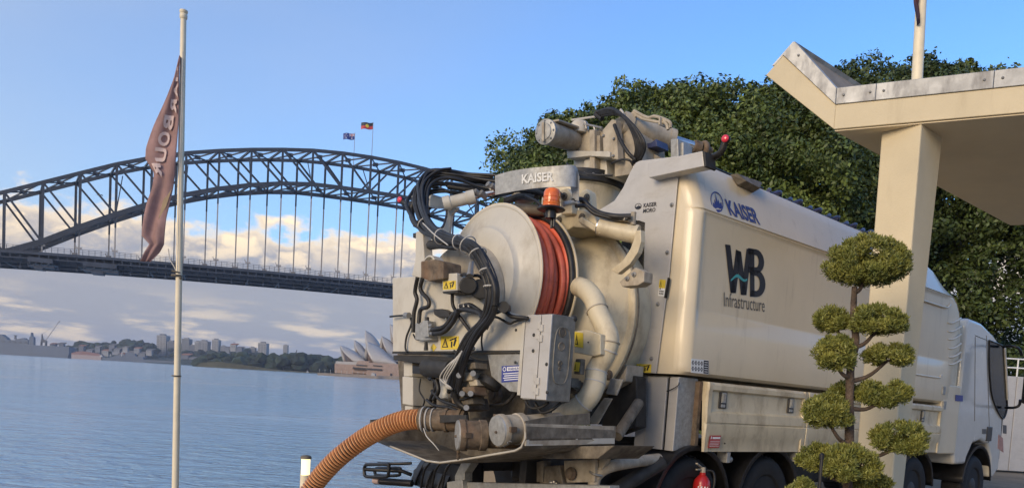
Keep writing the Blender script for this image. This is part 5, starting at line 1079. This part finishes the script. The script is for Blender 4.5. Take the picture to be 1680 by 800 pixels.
# grey plate with the blue notice, lower centre
gp = MB().prism(P((800, 581), (862, 580), (862, 645), (836, 641), (806, 616), f=FP+.02), (0, .01, 0)).obj('notice_plate', M['galv'], tk, bevel=.002)
nq = pxq(((823, 627), (858.5, 624), (858.5, 598), (823.5, 600)), FP+.019); DQ('notice', nq, M['bluep'], gp, .002); qm = quadmap(nq, .004); q2 = quadmap(nq, .0055); b = MB()
poly(b, qm, ((.26, .68), (.96, .68), (.96, .92), (.26, .92)))
for k in range(4): y = .50-.13*k; poly(b, qm, ((.08+.05*(k % 2), y), (.95-.06*(k % 3), y), (.95-.06*(k % 3), y+.05), (.08+.05*(k % 2), y+.05)))
b.obj('notice_text', M['whitep'], gp, fix=False); text('lettering', 'WARNUNG', lambda a, b: q2(.30+.62*a, .71+.17*b), M['bluep'], gp, .02)
e = ring(lambda a, b: qm(.06+.16*a, .66+.28*b), .34, .5, 16); e.obj('notice_symbol', M['whitep'], gp, fix=False)
# --- dark machinery under the panel
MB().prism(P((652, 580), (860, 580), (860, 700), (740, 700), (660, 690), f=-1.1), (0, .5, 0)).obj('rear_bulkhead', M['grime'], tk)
Q('panel_lip', ((645, 582), (690, 582), (742, 586), (742, 592), (690, 596), (645, 590)), FP+.02, .25, M['dark'])
Q('left_post', ((660, 617), (677, 618), (677, 665), (660, 662)), -1.7, .25, M['white']); Q('left_post', ((662, 593), (676, 594), (676, 617), (662, 617)), -1.68, .2, M['white']); Q('left_post', ((664, 665), (677, 666), (676, 674), (664, 674)), -1.68, .2, M['white'])
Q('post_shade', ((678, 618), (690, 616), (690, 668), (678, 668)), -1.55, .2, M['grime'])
Q('side_block', ((676, 598), (690, 600), (690, 613), (676, 612)), -1.72, .2, M['black'])
MB().cyl(lf(700, 603, -1.85), lf(742, 606, -1.85), .085, .085, 18).obj('hydraulic_motor', M['dark'], tk, smooth=40)
Q('pump_body', ((694, 592), (712, 593), (712, 612), (694, 610)), -1.9, .2, M['grime'])
Q('pump_cylinder', ((725, 612), (746, 612), (748, 655), (726, 660)), -1.6, .2, M['grime'], .03)
MB().cyl(lf(735, 655, -1.55), lf(736, 618, -1.55), .09, .09, 20).obj('filter_canister', M['galv'], tk, smooth=40, bevel=.012)
for pts, r in ((((704, 620, -1.8), (712, 622, -1.8), (716, 632, -1.8), (708, 650, -1.78), (706, 660, -1.75)), .018), (((716, 622, -1.8), (719, 640, -1.8), (712, 655, -1.78)), .022), (((708, 640, -1.8), (722, 655, -1.8), (740, 662, -1.8), (758, 668, -1.8)), .014), (((700, 655, -1.8), (712, 664, -1.82), (735, 668, -1.82), (756, 675, -1.8)), .014), (((690, 620, -1.75), (688, 640, -1.75), (696, 655, -1.75), (694, 666, -1.72)), .008), (((705, 622, -1.8), (720, 610, -1.85), (735, 615, -1.85), (747, 612, -1.9)), .014), (((740, 648, -1.9), (752, 655, -1.85), (775, 650, -1.85)), .012), (((805, 665, -1.6), (828, 662, -1.6), (845, 645, -1.6), (850, 630, -1.65)), .016), (((862, 657, -1.7), (870, 668, -1.7), (886, 668, -1.68), (900, 660, -1.66)), .012), (((878, 660, -1.68), (888, 676, -1.68), (905, 672, -1.66), (920, 660, -1.6)), .012), (((745, 575, -1.85), (762, 596, -1.85), (770, 612, -1.85)), .012)):
    hose(pts, r)
for x, y, s in ((757, 606, 9), (764, 618, 10), (760, 630, 9), (772, 600, 8), (768, 642, 11), (764, 656, 12), (775, 628, 8)):
    Q('valve_body', ((x-s, y-s*.7), (x+s*.8, y-s*.8), (x+s, y+s*.5), (x-s*.6, y+s*.7)), -1.92+random.random()*.1, .14, [M['rust'], M['grime'], M['tan']][(x+y) % 3], .01)
for x, y in ((758, 645), (772, 645), (765, 668), (753, 615), (776, 612)): MB().cyl(lf(x, y, -1.97), lf(x, y, -1.85), .025, .025, 8).obj('fitting', M['bolt'], tk)
MB().lathe([(.10, 0), (.105, .01), (.105, .06), (.07, .08)], lf(806, 622, -1.72), Vector((-.2, -.5, -1)), 22).obj('filler_cap', M['dark'], tk, smooth=40)
MB().prism(P((740, 650), (772, 652), (775, 672), (742, 674), f=-1.7), (0, .2, 0)).obj('valve_base', M['rust'], tk, bevel=.01)
MB().lathe([(.40, .0), (.42, .02), (.42, .06), (.36, .08), (0, .1)], lf(822, 655, -1.25), AX, 36).obj('lower_flange', M['grime'], tk, smooth=40)
MB().lathe([(.075, 0), (.075, .05), (.045, .055), (.04, .07)], lf(816, 648, -1.42), AX, 18).obj('inspection_port', M['rust'], tk, smooth=40)
# --- control box and sticker left of the pipe
cbx = MB().prism(P((942, 543), (962, 541), (985, 548), (985, 581), (974, 584), (942, 578), f=-1.22), (0, .14, 0)).obj('control_box', M['paintd'], tk, bevel=.006)
hazard(cbx, pxq(((943, 568), (957, 570), (957, 546), (943, 543.5)), -1.222), hand=False); MB().ball(lf(965, 561, -1.222), .007, 8, 5).obj('keyhole', M['dark'], cbx)
Q('conduit_box', ((944, 588), (954, 588), (952, 614), (941, 613)), -1.3, .05, M['grime']); hazard(tk, pxq(((941.5, 608), (950, 609), (952, 594), (943, 593)), -1.303), hand=False)
for k in range(5): 
    x, y = 930+k*4, 628+k*3; Q('bracket', ((x-8, y-8), (x+6, y-9), (x+8, y+7), (x-7, y+8)), -1.35+.04*k, .1, M['grime'], .006)
# cream suction pipe
pp = [lf(x, y, f) for x, y, f in ((950, 470, -.98), (962, 476, -1.02), (975, 492, -1.06), (981, 512, -1.08), (992, 535, -1.08), (999, 558, -1.08), (992, 583, -1.1), (979, 606, -1.12), (976, 628, -1.15), (965, 652, -1.2), (940, 674, -1.25), (915, 684, -1.3))]
ppt = spline(pp, 6); sp_ipe = MB().tube(ppt, [.088]*42+[.092]*(len(ppt)-42), 20).obj('suction_pipe', M['paintd'], tk, smooth=50)
for t in (.26, .47, .52, .66, .74, .86):
    i = int(t*(len(ppt)-1)); d = ppt[i+1]-ppt[i-1]; MB().torus(ppt[i], d, .09, .007, 26, 6).obj('pipe_clamp', M['rope'] if t > .5 else M['tan'], sp_ipe, smooth=60)
# frame brackets right of the pipe
Q('door_flange_foot', ((985, 592), (1029, 598), (1026, 625), (1000, 640), (985, 620)), -.3, .25, M['tan'])
Q('ladder_plate', ((1001, 620), (1022, 622), (1011, 648), (993, 646)), -.9, .02, M['galv']); Q('ladder_plate', ((990, 652), (1004, 653), (980, 695), (961, 695)), -.95, .02, M['tan'])
Q('under_brace', ((1000, 640), (1030, 612), (1044, 618), (1044, 700), (1012, 712), (985, 706)), -.2, .15, M['dark'])
MB().lathe([(.05, 0), (.05, .03), (.03, .035)], lf(999, 615, -.5), AX, 14).obj('pivot_pin', M['rust'], tk, smooth=40)
MB().tube([lf(1048, 660, -.4), lf(1012, 715, -.8)], .05, 12).obj('strut', M['grime'], tk, smooth=40)
# --- drip tray: trough with a lip; steel sheet
tp_ = P((607, 690), (617, 722), (640, 731), (700, 755), (722, 758), (760, 753), (845, 738.5), (855, 733), (862, 718), (862, 697), f=-2.0)
front = [Vector((p.x*.97, -1.0, p.z+.02)) for p in tp_]
dt = MB().grid([tp_, front]).obj('drip_tray', M['grime'], tk, fix=False); s = dt.modifiers.new('thick', 'SOLIDIFY'); s.thickness = .012
lip = MB().tube(tp_[2:], .008, 6); lip.obj('tray_lip', M['white'], dt)
wt = lr(862, 696, .1); rz = [lr(*p, .11) for p in ((862, 694), (1008, 699), (1008, 728), (862, 731))]
MB().prism(rz, (-.012, 0, 0)).obj('tray_side', M['tan'], dt, bevel=.003)
for pp_ in (((968, 716), (1008, 717), (1008, 727), (962, 727), (975, 722)), ((862, 728), (890, 728.5), (890, 729.8), (862, 730.5)), ((863, 716), (869, 715), (867, 728), (864, 728)), ((944, 720), (949, 714), (947, 721))):
    MB().prism([lr(*p, .112) for p in pp_], (.003, 0, 0)).obj('bare_paint_patch', M['white'], dt)
MB().prism([lr(*p, .10) for p in ((862, 690), (900, 683), (968, 677), (968, 696), (862, 696))], (-.012, 0, 0)).obj('tray_splash_plate', M['grime'], dt)
MB().prism(P((607, 688), (650, 684), (720, 680), (765, 680), (765, 690), (700, 694), (608, 694), f=-1.95), (0, .02, 0)).obj('tray_back_edge', M['dark'], dt)
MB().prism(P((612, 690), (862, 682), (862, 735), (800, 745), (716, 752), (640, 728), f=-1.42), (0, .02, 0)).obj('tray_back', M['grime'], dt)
# couplings
def coupling(x, y, f, r, mm, dirv=(-.25, -1, -.12), cap=True):
    c = lf(x, y, f); d = Vector(dirv).normalized()
    o = MB().lathe([(r*.86, -.55), (r*.86, -.18), (r*1.02, -.175), (r*1.02, -.12), (r*.95, -.115), (r*.95, 0), (r*1.04, .005), (r*1.04, .03), (r*.99, .05)], c, d, 28).obj('hose_coupling', mm, tk, smooth=40)
    if cap:
        MB().lathe([(r*.98, .05), (r*.95, .062), (r*.2, .066), (0, .066)], c, d, 28).obj('cap', M['galv'], o, smooth=40)
        MB().ball(c+d*.07+Vector((0, 0, -.01)), .012, 8, 5).obj('bolt', M['rust'], o)
    for k in (0, 1, 2):
        e1 = d.orthogonal().normalized(); e2 = d.cross(e1); a = 2.1*k+.4; MB().box(c+(e1*math.cos(a)+e2*math.sin(a))*r*1.02-Vector((.02, .03, .02)), c+(e1*math.cos(a)+e2*math.sin(a))*r*1.02+Vector((.02, .03, .02))).obj('lug', M['rust'], o)
    return o
coupling(762, 713, -2.08, .125, M['rust'], (-.5, -1, -.05)); 
c2 = coupling(826, 705, -1.98, .125, M['tan'], (-.1, -1, -.1)); Q('coupling_clamp', ((812, 692), (826, 690), (826, 720), (808, 718)), -2.02, .05, M['white'])
ch = MB()
for k in range(9): p_ = lf(812+k*3.2, 722+6*math.sin(k*.5)+k*.8, -2.0); ch.torus(p_, Vector((k % 2, .3, (k+1) % 2)), .013, .004, 10, 5)
ch.obj('safety_chain', M['bolt'], tk)
ch = MB()
for k in range(8): p_ = lf(753-k*.2, 728+k*3.2, -2.05); ch.torus(p_, Vector((k % 2, .3, (k+1) % 2)), .014, .005, 10, 5)
ch.obj('safety_chain', M['rust'], tk)
# hose socket and orange suction hose (a thing of its own)
sa, sb = lf(690, 687, -2.0), lf(764, 690, -1.75)
skt = MB().tube([sa, sb], .098, 22).cyl(sa, sa+(sb-sa)*.12, .108, .108, 22).cyl(sa+(sb-sa)*.55, sa+(sb-sa)*.62, .108, .108, 22).cyl(sa+(sb-sa)*.85, sa+(sb-sa)*.92, .11, .11, 22).obj('hose_socket', M['rust'], tk, smooth=40)
MB().torus(sa+(sb-sa)*.08, sb-sa, .112, .008, 24, 6).torus(sa+(sb-sa)*.18, sb-sa, .104, .007, 24, 6).torus(sa+(sb-sa)*.3, sb-sa, .104, .006, 24, 6).obj('hose_clamp', M['rope'], skt, smooth=50)
hose(((695, 702, -2.1), (700, 715, -2.1), (712, 728, -2.08), (720, 738, -2.05)), .005, 'rope', 'retaining_wire')
hp = spline([lf(x, y, f) for x, y, f in ((700, 687.5, -1.97), (680, 687, -2.02), (655, 691, -2.08), (625, 703, -2.16), (595, 720, -2.24), (565, 742, -2.34), (540, 765, -2.42), (515, 795, -2.5), (490, 835, -2.6), (465, 890, -2.7), (445, 940, -2.8))], 60)
hl = [0.]
for a, b in zip(hp, hp[1:]): hl.append(hl[-1]+(b-a).length)
PIT = .0345; ring_pts = []; rad_ = []; 
nst = int(hl[-1]/PIT)
ks = [(0, .070), (.40, .070), (.45, .088), (.52, .095), (.68, .095), (.76, .089), (.82, .070)]
for k in range(nst):
    for t, r in ks:
        s_ = (k+t)*PIT; i = min(int(np.searchsorted(hl, s_)), len(hp)-1); i = max(1, i); f = (s_-hl[i-1])/max(1e-6, hl[i]-hl[i-1]); ring_pts.append(hp[i-1].lerp(hp[i], f)); rad_.append(r)
sh0 = MB().tube([toW(p) for p in ring_pts], rad_, 26, mfun=lambda i: 0 if 1 <= i % 7 <= 5 else 1).obj('suction_hose', [M['ohose'], M['ogroove']], smooth=30)
tag(sh0, 'ribbed orange suction hose curving from the truck rear down to the quay', 'hose')
# --- cabinet below the plate
cf = .06
cz0, cz1 = 1.04, 1.745
ca = lf(1050, 617, cf).x; cbx_ = lf(1105, 740, cf).x
cab_ = MB().box((ca, cf, cz0), (cbx_, .355, cz1)).obj('rear_cabinet', M['galv'], tk, bevel=.006)
w_ = cbx_-ca
MB().box((ca+.004, cf-.014, cz0+.0), (ca+w_*.27, cf-.002, cz1-.006)).obj('door_panel', M['alu'], cab_, bevel=.003)
MB().box((ca+w_*.285, cf-.022, cz0-.002), (ca+w_*.74, cf-.002, cz1-.012)).obj('door_panel', M['alu'], cab_, bevel=.004)
MB().box((ca+w_*.74, cf-.0015, cz0+.003), (ca+w_*.80, cf+.01, cz1-.003)).obj('door_gap', M['black'], cab_)
MB().box((ca+w_*.80, cf-.018, cz0-.002), (cbx_+.004, cf-.002, cz1-.01)).obj('door_panel', M['alu'], cab_, bevel=.003)
MB().ball(lf(1057, 676, cf-.014), .011, 8, 6).obj('lock', M['dark'], cab_)
hose(((1094, 641, cf-.03), (1104, 637, cf-.05), (1113, 631, cf-.03), (1114, 626, cf)), .005, 'black', 'release_cable')
MB().box((-.10, .315, 1.06), (-.035, .36, 1.72)).obj('skirt_end', M['rust'], tk)
# --- cab
CW, CZ0 = -.03, .88
prof_c = [(6.90, 1.0), (6.90, 2.95), (6.93, 3.05), (7.0, 3.10), (7.5, 3.09), (8.1, 2.96), (8.38, 2.86), (8.5, 2.76), (8.62, 2.45), (8.80, 2.0), (8.92, 1.6), (8.98, 1.2), (8.98, .75), (8.75, .62), (8.6, .62), (8.55, .95), (8.35, 1.18), (8.0, 1.24), (7.65, 1.18), (7.45, .95), (7.42, .85), (6.95, .85)]
cb_ = MB().prism([(CW, f, z) for f, z in prof_c], (-2.36, 0, 0)).obj('cab', M['cabw'], tk, bevel=.05)
cb_.modifiers['bevel'].segments = 4; cb_.data.polygons.foreach_set('use_smooth', [True]*len(cb_.data.polygons)); cb_.data.set_sharp_from_angle(angle=R_(50))
wp = [lr(*p, CW+.004) for p in ((1622, 558), (1646, 570), (1648, 600), (1651, 655), (1651, 671), (1645, 686), (1637, 676), (1630, 660), (1625, 640), (1622, 600))]
MB().prism(wp, (.008, 0, 0)).obj('side_window', M['glass'], cb_)
MB().tube(spline([p+Vector((.01, 0, 0)) for p in wp]+[wp[0]+Vector((.01, 0, 0))], 4), .014, 7).obj('window_seal', M['black'], cb_, smooth=60)
MB().tube([p+Vector((.02, 0, 0)) for p in (wp[1], wp[2], wp[3])], .018, 7).obj('door_pillar', M['cabw'], cb_, smooth=60)
MB().prism([lr(*p, CW+.014) for p in ((1625, 601), (1638, 607), (1638, 618), (1626, 613))], (.002, 0, 0)).obj('window_reflection', M['white'], cb_) if 0 else None
gp_ = MB()
for a, b in (((1618.5, 550), (1623, 700)), ((1600, 550), (1618, 557)), ((1600, 552), (1599, 690))): gp_.tube([lr(*a, CW+.001), lr(*b, CW+.001)], .005, 6)
gp_.tube([lr(*p, CW+.001) for p in ((1620, 700), (1622, 725), (1600, 727))], .005, 6)
gp_.obj('door_seam', M['grime'], cb_)
dh = lr(1622.5, 711, CW); MB().box((CW-.01, dh.y-.12, dh.z-.12), (CW+.012, dh.y+.12, dh.z+.12)).obj('door_handle', M['black'], cb_, bevel=.02)
DQ('cab_badge', [lr(*p, CW) for p in ((1611, 711), (1618, 711), (1618, 703), (1611, 703))], M['greyp'], cb_); DQ('cab_badge', [lr(*p, CW) for p in ((1645, 710), (1651, 711), (1651, 697), (1645, 696))], M['greyp'], cb_)
DQ('red_decal', [lr(*p, CW) for p in ((1637, 735), (1646, 742), (1645, 718), (1638, 712))], mat('faded_red_decal', (.55, .26, .20), .4, var=.2, vscale=20), cb_)
# mirrors
mm_ = lr(1668, 610, .32)
mr_ = MB().tube(spline([lr(1647, 568, .02), lr(1660, 567, .22), lr(1672, 572, .32), lr(1676, 582, .33)], 5), .022, 8).tube(spline([lr(1650, 668, .02), lr(1664, 668, .24), lr(1672, 664, .31), lr(1674, 655, .33)], 5), .022, 8).obj('mirror_arm', M['black'], tk, smooth=60)
mp0, mp1 = lr(1671, 578, .26), lr(1671, 662, .26)
MB().box((.37, mp0.y-.05, mp1.z), (.60, mp0.y+.10, mp0.z)).obj('mirror_housing', M['black'], mr_, bevel=.04)
MB().box((.40, mp0.y-.055, mp1.z+.04), (.57, mp0.y-.0505, mp0.z-.04)).obj('mirror_glass', M['glass'], mr_)
# roof fairing horn behind the column
hp_ = lr(1525, 432, -.5); MB().lathe([(.22, 0), (.26, .05), (.24, .12), (.1, .2)], Vector((-.5, 5.7, 3.64)), (0, 0, 1), 20).obj('roof_beacon', M['blueh'], tk, smooth=40)
# mudguards, wheels, chassis
def wheel(r, f, name='wheel', R=.50, wd_=.30, side_=1):
    c = Vector((r, f, R-.02)); ax = Vector((side_, 0, 0)); w0 = wd_
    w = MB().lathe([(R*.58, 0), (R*.62, .02), (R*.80, .035), (R*.93, .02), (R*.985, -.01), (R, -.05), (R, -w0+.05), (R*.985, -w0+.01), (R*.6, -w0)], c, ax, 48).obj(name, M['tyre'], tk, smooth=35)
    MB().lathe([(R*.58, -.02), (R*.52, -.03), (R*.48, -.12), (R*.30, -.10), (R*.26, .0), (R*.20, .02), (0, .025)], c, ax, 32).obj('rim', M['dark'], w, smooth=40)
    for k in range(10): a = k*math.pi/5; MB().cyl(c+Vector((-.10*side_, math.cos(a)*R*.38, math.sin(a)*R*.38)), c+Vector((-.06*side_, math.cos(a)*R*.38, math.sin(a)*R*.38)), .016, .016, 6).obj('wheel_nut', M['bolt'], w)
    tr_ = MB()
    for k in range(44): a = 2*math.pi*k/44; e = Vector((0, math.cos(a), math.sin(a))); t_ = Vector((0, -math.sin(a), math.cos(a))); tr_.beam(c+e*(R+.004)-ax*.04+t_*.01, c+e*(R+.004)-ax*(w0-.04)-t_*.01, .03, .018, up=e)
    tr_.obj('tread', M['tyre'], w)
for f in (.35, 1.72): wheel(-.10, f); wheel(-2.40, f, side_=-1)
for f in (5.6, 8.0): wheel(-.10, f); wheel(-2.40, f, side_=-1)
def mudguard(r0, r1, f, R=.62, a0=.1, a1=math.pi-.1, nm='mudguard', mm='black', ribs=0, zc=.48):
    pts = [(math.cos(a), math.sin(a)) for a in np.linspace(a0, a1, 22)]; 
    o = MB().grid([[Vector((r0, f+R*c, zc+R*s_)) for c, s_ in pts], [Vector((r1, f+R*c, zc+R*s_)) for c, s_ in pts], [Vector((r1, f+(R-.05)*c, zc+(R-.05)*s_)) for c, s_ in pts]]).obj(nm, M[mm], tk, smooth=50)
    s = o.modifiers.new('thick', 'SOLIDIFY'); s.thickness = .012
    for k in range(ribs):
        x = r0+(r1-r0)*(k+.5)/ribs; MB().tube([Vector((x, f+(R+.006)*c, zc+(R+.006)*s_)) for c, s_ in pts], .012, 6).obj('guard_rib', M[mm], o, smooth=50)
    return o
mudguard(-.62, -.03, 8.0, .66, zc=.5); mudguard(-.6, -.03, 5.6, .62); mudguard(-.6, -.03, .35); mudguard(-.6, -.03, 1.72)
mg = mudguard(-2.45, -1.82, -.75, .62, ribs=3, zc=.28, a1=2.9)
MB().prism(P((672, 770), (700, 752), (745, 752), (760, 757), (758, 800), (680, 800), f=-1.28), (0, .3, 0)).obj('rear_guard', M['black'], tk, bevel=.06)
for x in (706, 724, 741): hose(((x, 757, -1.36), (x-10, 772, -1.38), (x-16, 802, -1.36)), .012, 'black', 'guard_rib')
# tail lamp guard loops at the far left
def loop(x0, y0, x1, y1, f, r, k=.3):
    pts = [(x0+3, y0), (x1-4, y0), (x1, y0+4), (x1-1, y1-4), (x1-5, y1), (x0+5, y1), (x0, y1-5), (x0, y0+5)]
    sp = spline([lf(x, y, f) for x, y in pts+pts[:1]], 5); return MB().tube(sp, r, 8, cap=False)
lg = loop(598, 761, 638, 781, -1.75, .018).obj('lamp_guard', M['black'], tk, smooth=60)
loop(615, 767, 657, 779, -1.6, .017).obj('lamp_guard', M['black'], tk, smooth=60)
MB().tube(spline([lf(*p) for p in ((620, 759, -1.7), (650, 760, -1.6), (675, 759, -1.5))], 4), .016, 8).tube([lf(600, 769, -1.75), lf(660, 772, -1.6), lf(675, 778, -1.5)], .02, 8).obj('guard_bar', M['black'], tk, smooth=60)
MB().tube([lf(616, 788, -1.7), lf(676, 792, -1.5)], .038, 14).obj('tail_lamp', M['black'], tk, smooth=40); MB().cyl(lf(614, 787.5, -1.71), lf(623, 788.5, -1.69), .034, .034, 14).obj('tail_lamp_lens', mat('pink_lens', (.55, .40, .36), .3), tk, smooth=40)
# chassis rails and rear crossmember
for r in (-1.75, -.85): MB().box((r, -1.2, .66), (r+.09, 8.3, .95)).obj('chassis_rail', M['dark'], tk, bevel=.008)
MB().box((-1.7, -.6, .55), (-.7, 5.0, 1.05)).obj('chassis_tank', M['dark'], tk, bevel=.05)
Q('rear_beam', ((758, 790), (900, 793), (1000, 796), (1000, 815), (756, 815)), -1.3, .12, M['galv'], .006)
Q('beam_bracket', ((746, 780), (757, 757), (772, 752), (772, 760), (762, 775), (762, 790), (746, 788)), -1.32, .10, M['galv'], .006)
Q('beam_end', ((733, 790), (758, 786), (760, 805), (733, 805)), -1.36, .1, M['galv'], .006)
Q('tow_plate', ((925, 755), (977, 752), (975, 790), (925, 791)), -1.05, .04, M['tan'], .006)
th_ = MB().lathe([(.055, 0), (.06, .02), (.05, .03), (.045, .05), (.02, .06)], lf(939, 776, -1.06), AX, 16).obj('drain_plug', M['rust'], tk, smooth=40)
Q('tow_plate', ((955, 752), (1000, 745), (985, 775), (975, 790)), -1.0, .05, M['tan'], .006)
Q('hitch_block', ((883, 765), (918, 762), (925, 800), (885, 800)), -1.1, .15, M['grime'], .01); Q('hitch_post', ((880, 757), (892, 754), (890, 790), (880, 790)), -1.12, .1, M['grime'], .006)
for x, y in ((911, 790), (915, 793), (907, 791)): MB().lathe([(.02, 0), (.02, .03), (.01, .035)], lf(x, y, -1.12), AX, 8).obj('bolt', M['bolt'], tk)
xp = spline([lf(*p) for p in ((972, 830, -1.0), (974, 795, -1.0), (980, 778, -.98), (1000, 765, -.9), (1040, 757, -.6), (1080, 752, -.2))], 6)
MB().tube(xp, .052, 14).obj('exhaust_pipe', M['tan'], tk, smooth=50); MB().torus(lf(978, 775, -1.0), Vector((.3, 0, 1)), .055, .012, 20, 6).obj('exhaust_clamp', M['bolt'], tk, smooth=50)
MB().tube([lf(1000, 810, -.8), lf(1085, 758, -.2)], .07, 12).obj('prop_shaft', M['dark'], tk, smooth=50)
Q('under_plate', ((862, 733), (1008, 730), (980, 752), (900, 752), (862, 745)), -1.4, .5, M['grime'])
# fire extinguisher
ec = lr(1155, 785, .0); ez = lr(1155, 781, .0).z
ex = thing('fire_extinguisher', 'red fire extinguisher with black hose hanging below the truck skirt', 'extinguisher', M=TMX @ Matrix.Translation((-.02, ec.y, 0)))
rE = .085
MB().lathe([(0, .36), (rE, .37), (rE, .74), (rE*.9, .79), (rE*.55, .83), (.03, .845), (.03, .87)], (0, 0, ez-.83), (0, 0, 1), 28).obj('cylinder', M['red'], ex, smooth=45)
vb_ = MB().cyl((0, 0, ez+.03), (0, 0, ez+.09), .028, .024, 12).beam((-.01, -.02, ez+.09), (.02, -.14, ez+.13), .022, .012).beam((-.01, 0, ez+.07), (.01, -.12, ez+.07), .02, .012).obj('valve_handle', M['tan'], ex)
MB().tube(spline([(0, .02, ez+.06), (.06, .08, ez+.05), (.08, .09, ez-.05), (.075, .07, ez-.2)], 5), .012, 8).obj('hose', M['rubber'], ex, smooth=60)
MB().add([(rE*1.01*math.sin(a), -rE*1.01*math.cos(a), z) for a in (.2, .6, 1.0, 1.4) for z in (ez-.16, ez-.09)], [(0, 2, 3, 1), (2, 4, 5, 3), (4, 6, 7, 5)]).obj('label', M['whitep'], ex)
# ------------------------------------------------------------------ haze over the harbour
hz = bpy.data.materials.new('harbour_haze'); hz.use_nodes = True; t = hz.node_tree; t.nodes.remove(t.nodes['Principled BSDF'])
pv = t.nodes.new('ShaderNodeVolumePrincipled'); pv.inputs['Color'].default_value = (.80, .87, 1, 1); pv.inputs['Density'].default_value = .000105; pv.inputs['Anisotropy'].default_value = .3
t.links.new(pv.outputs[0], t.nodes['Material Output'].inputs['Volume'])
tag(MB().box((-9500, -400, WZ-6), (9500, 9500, 260)).obj('haze', hz), kind='stuff')
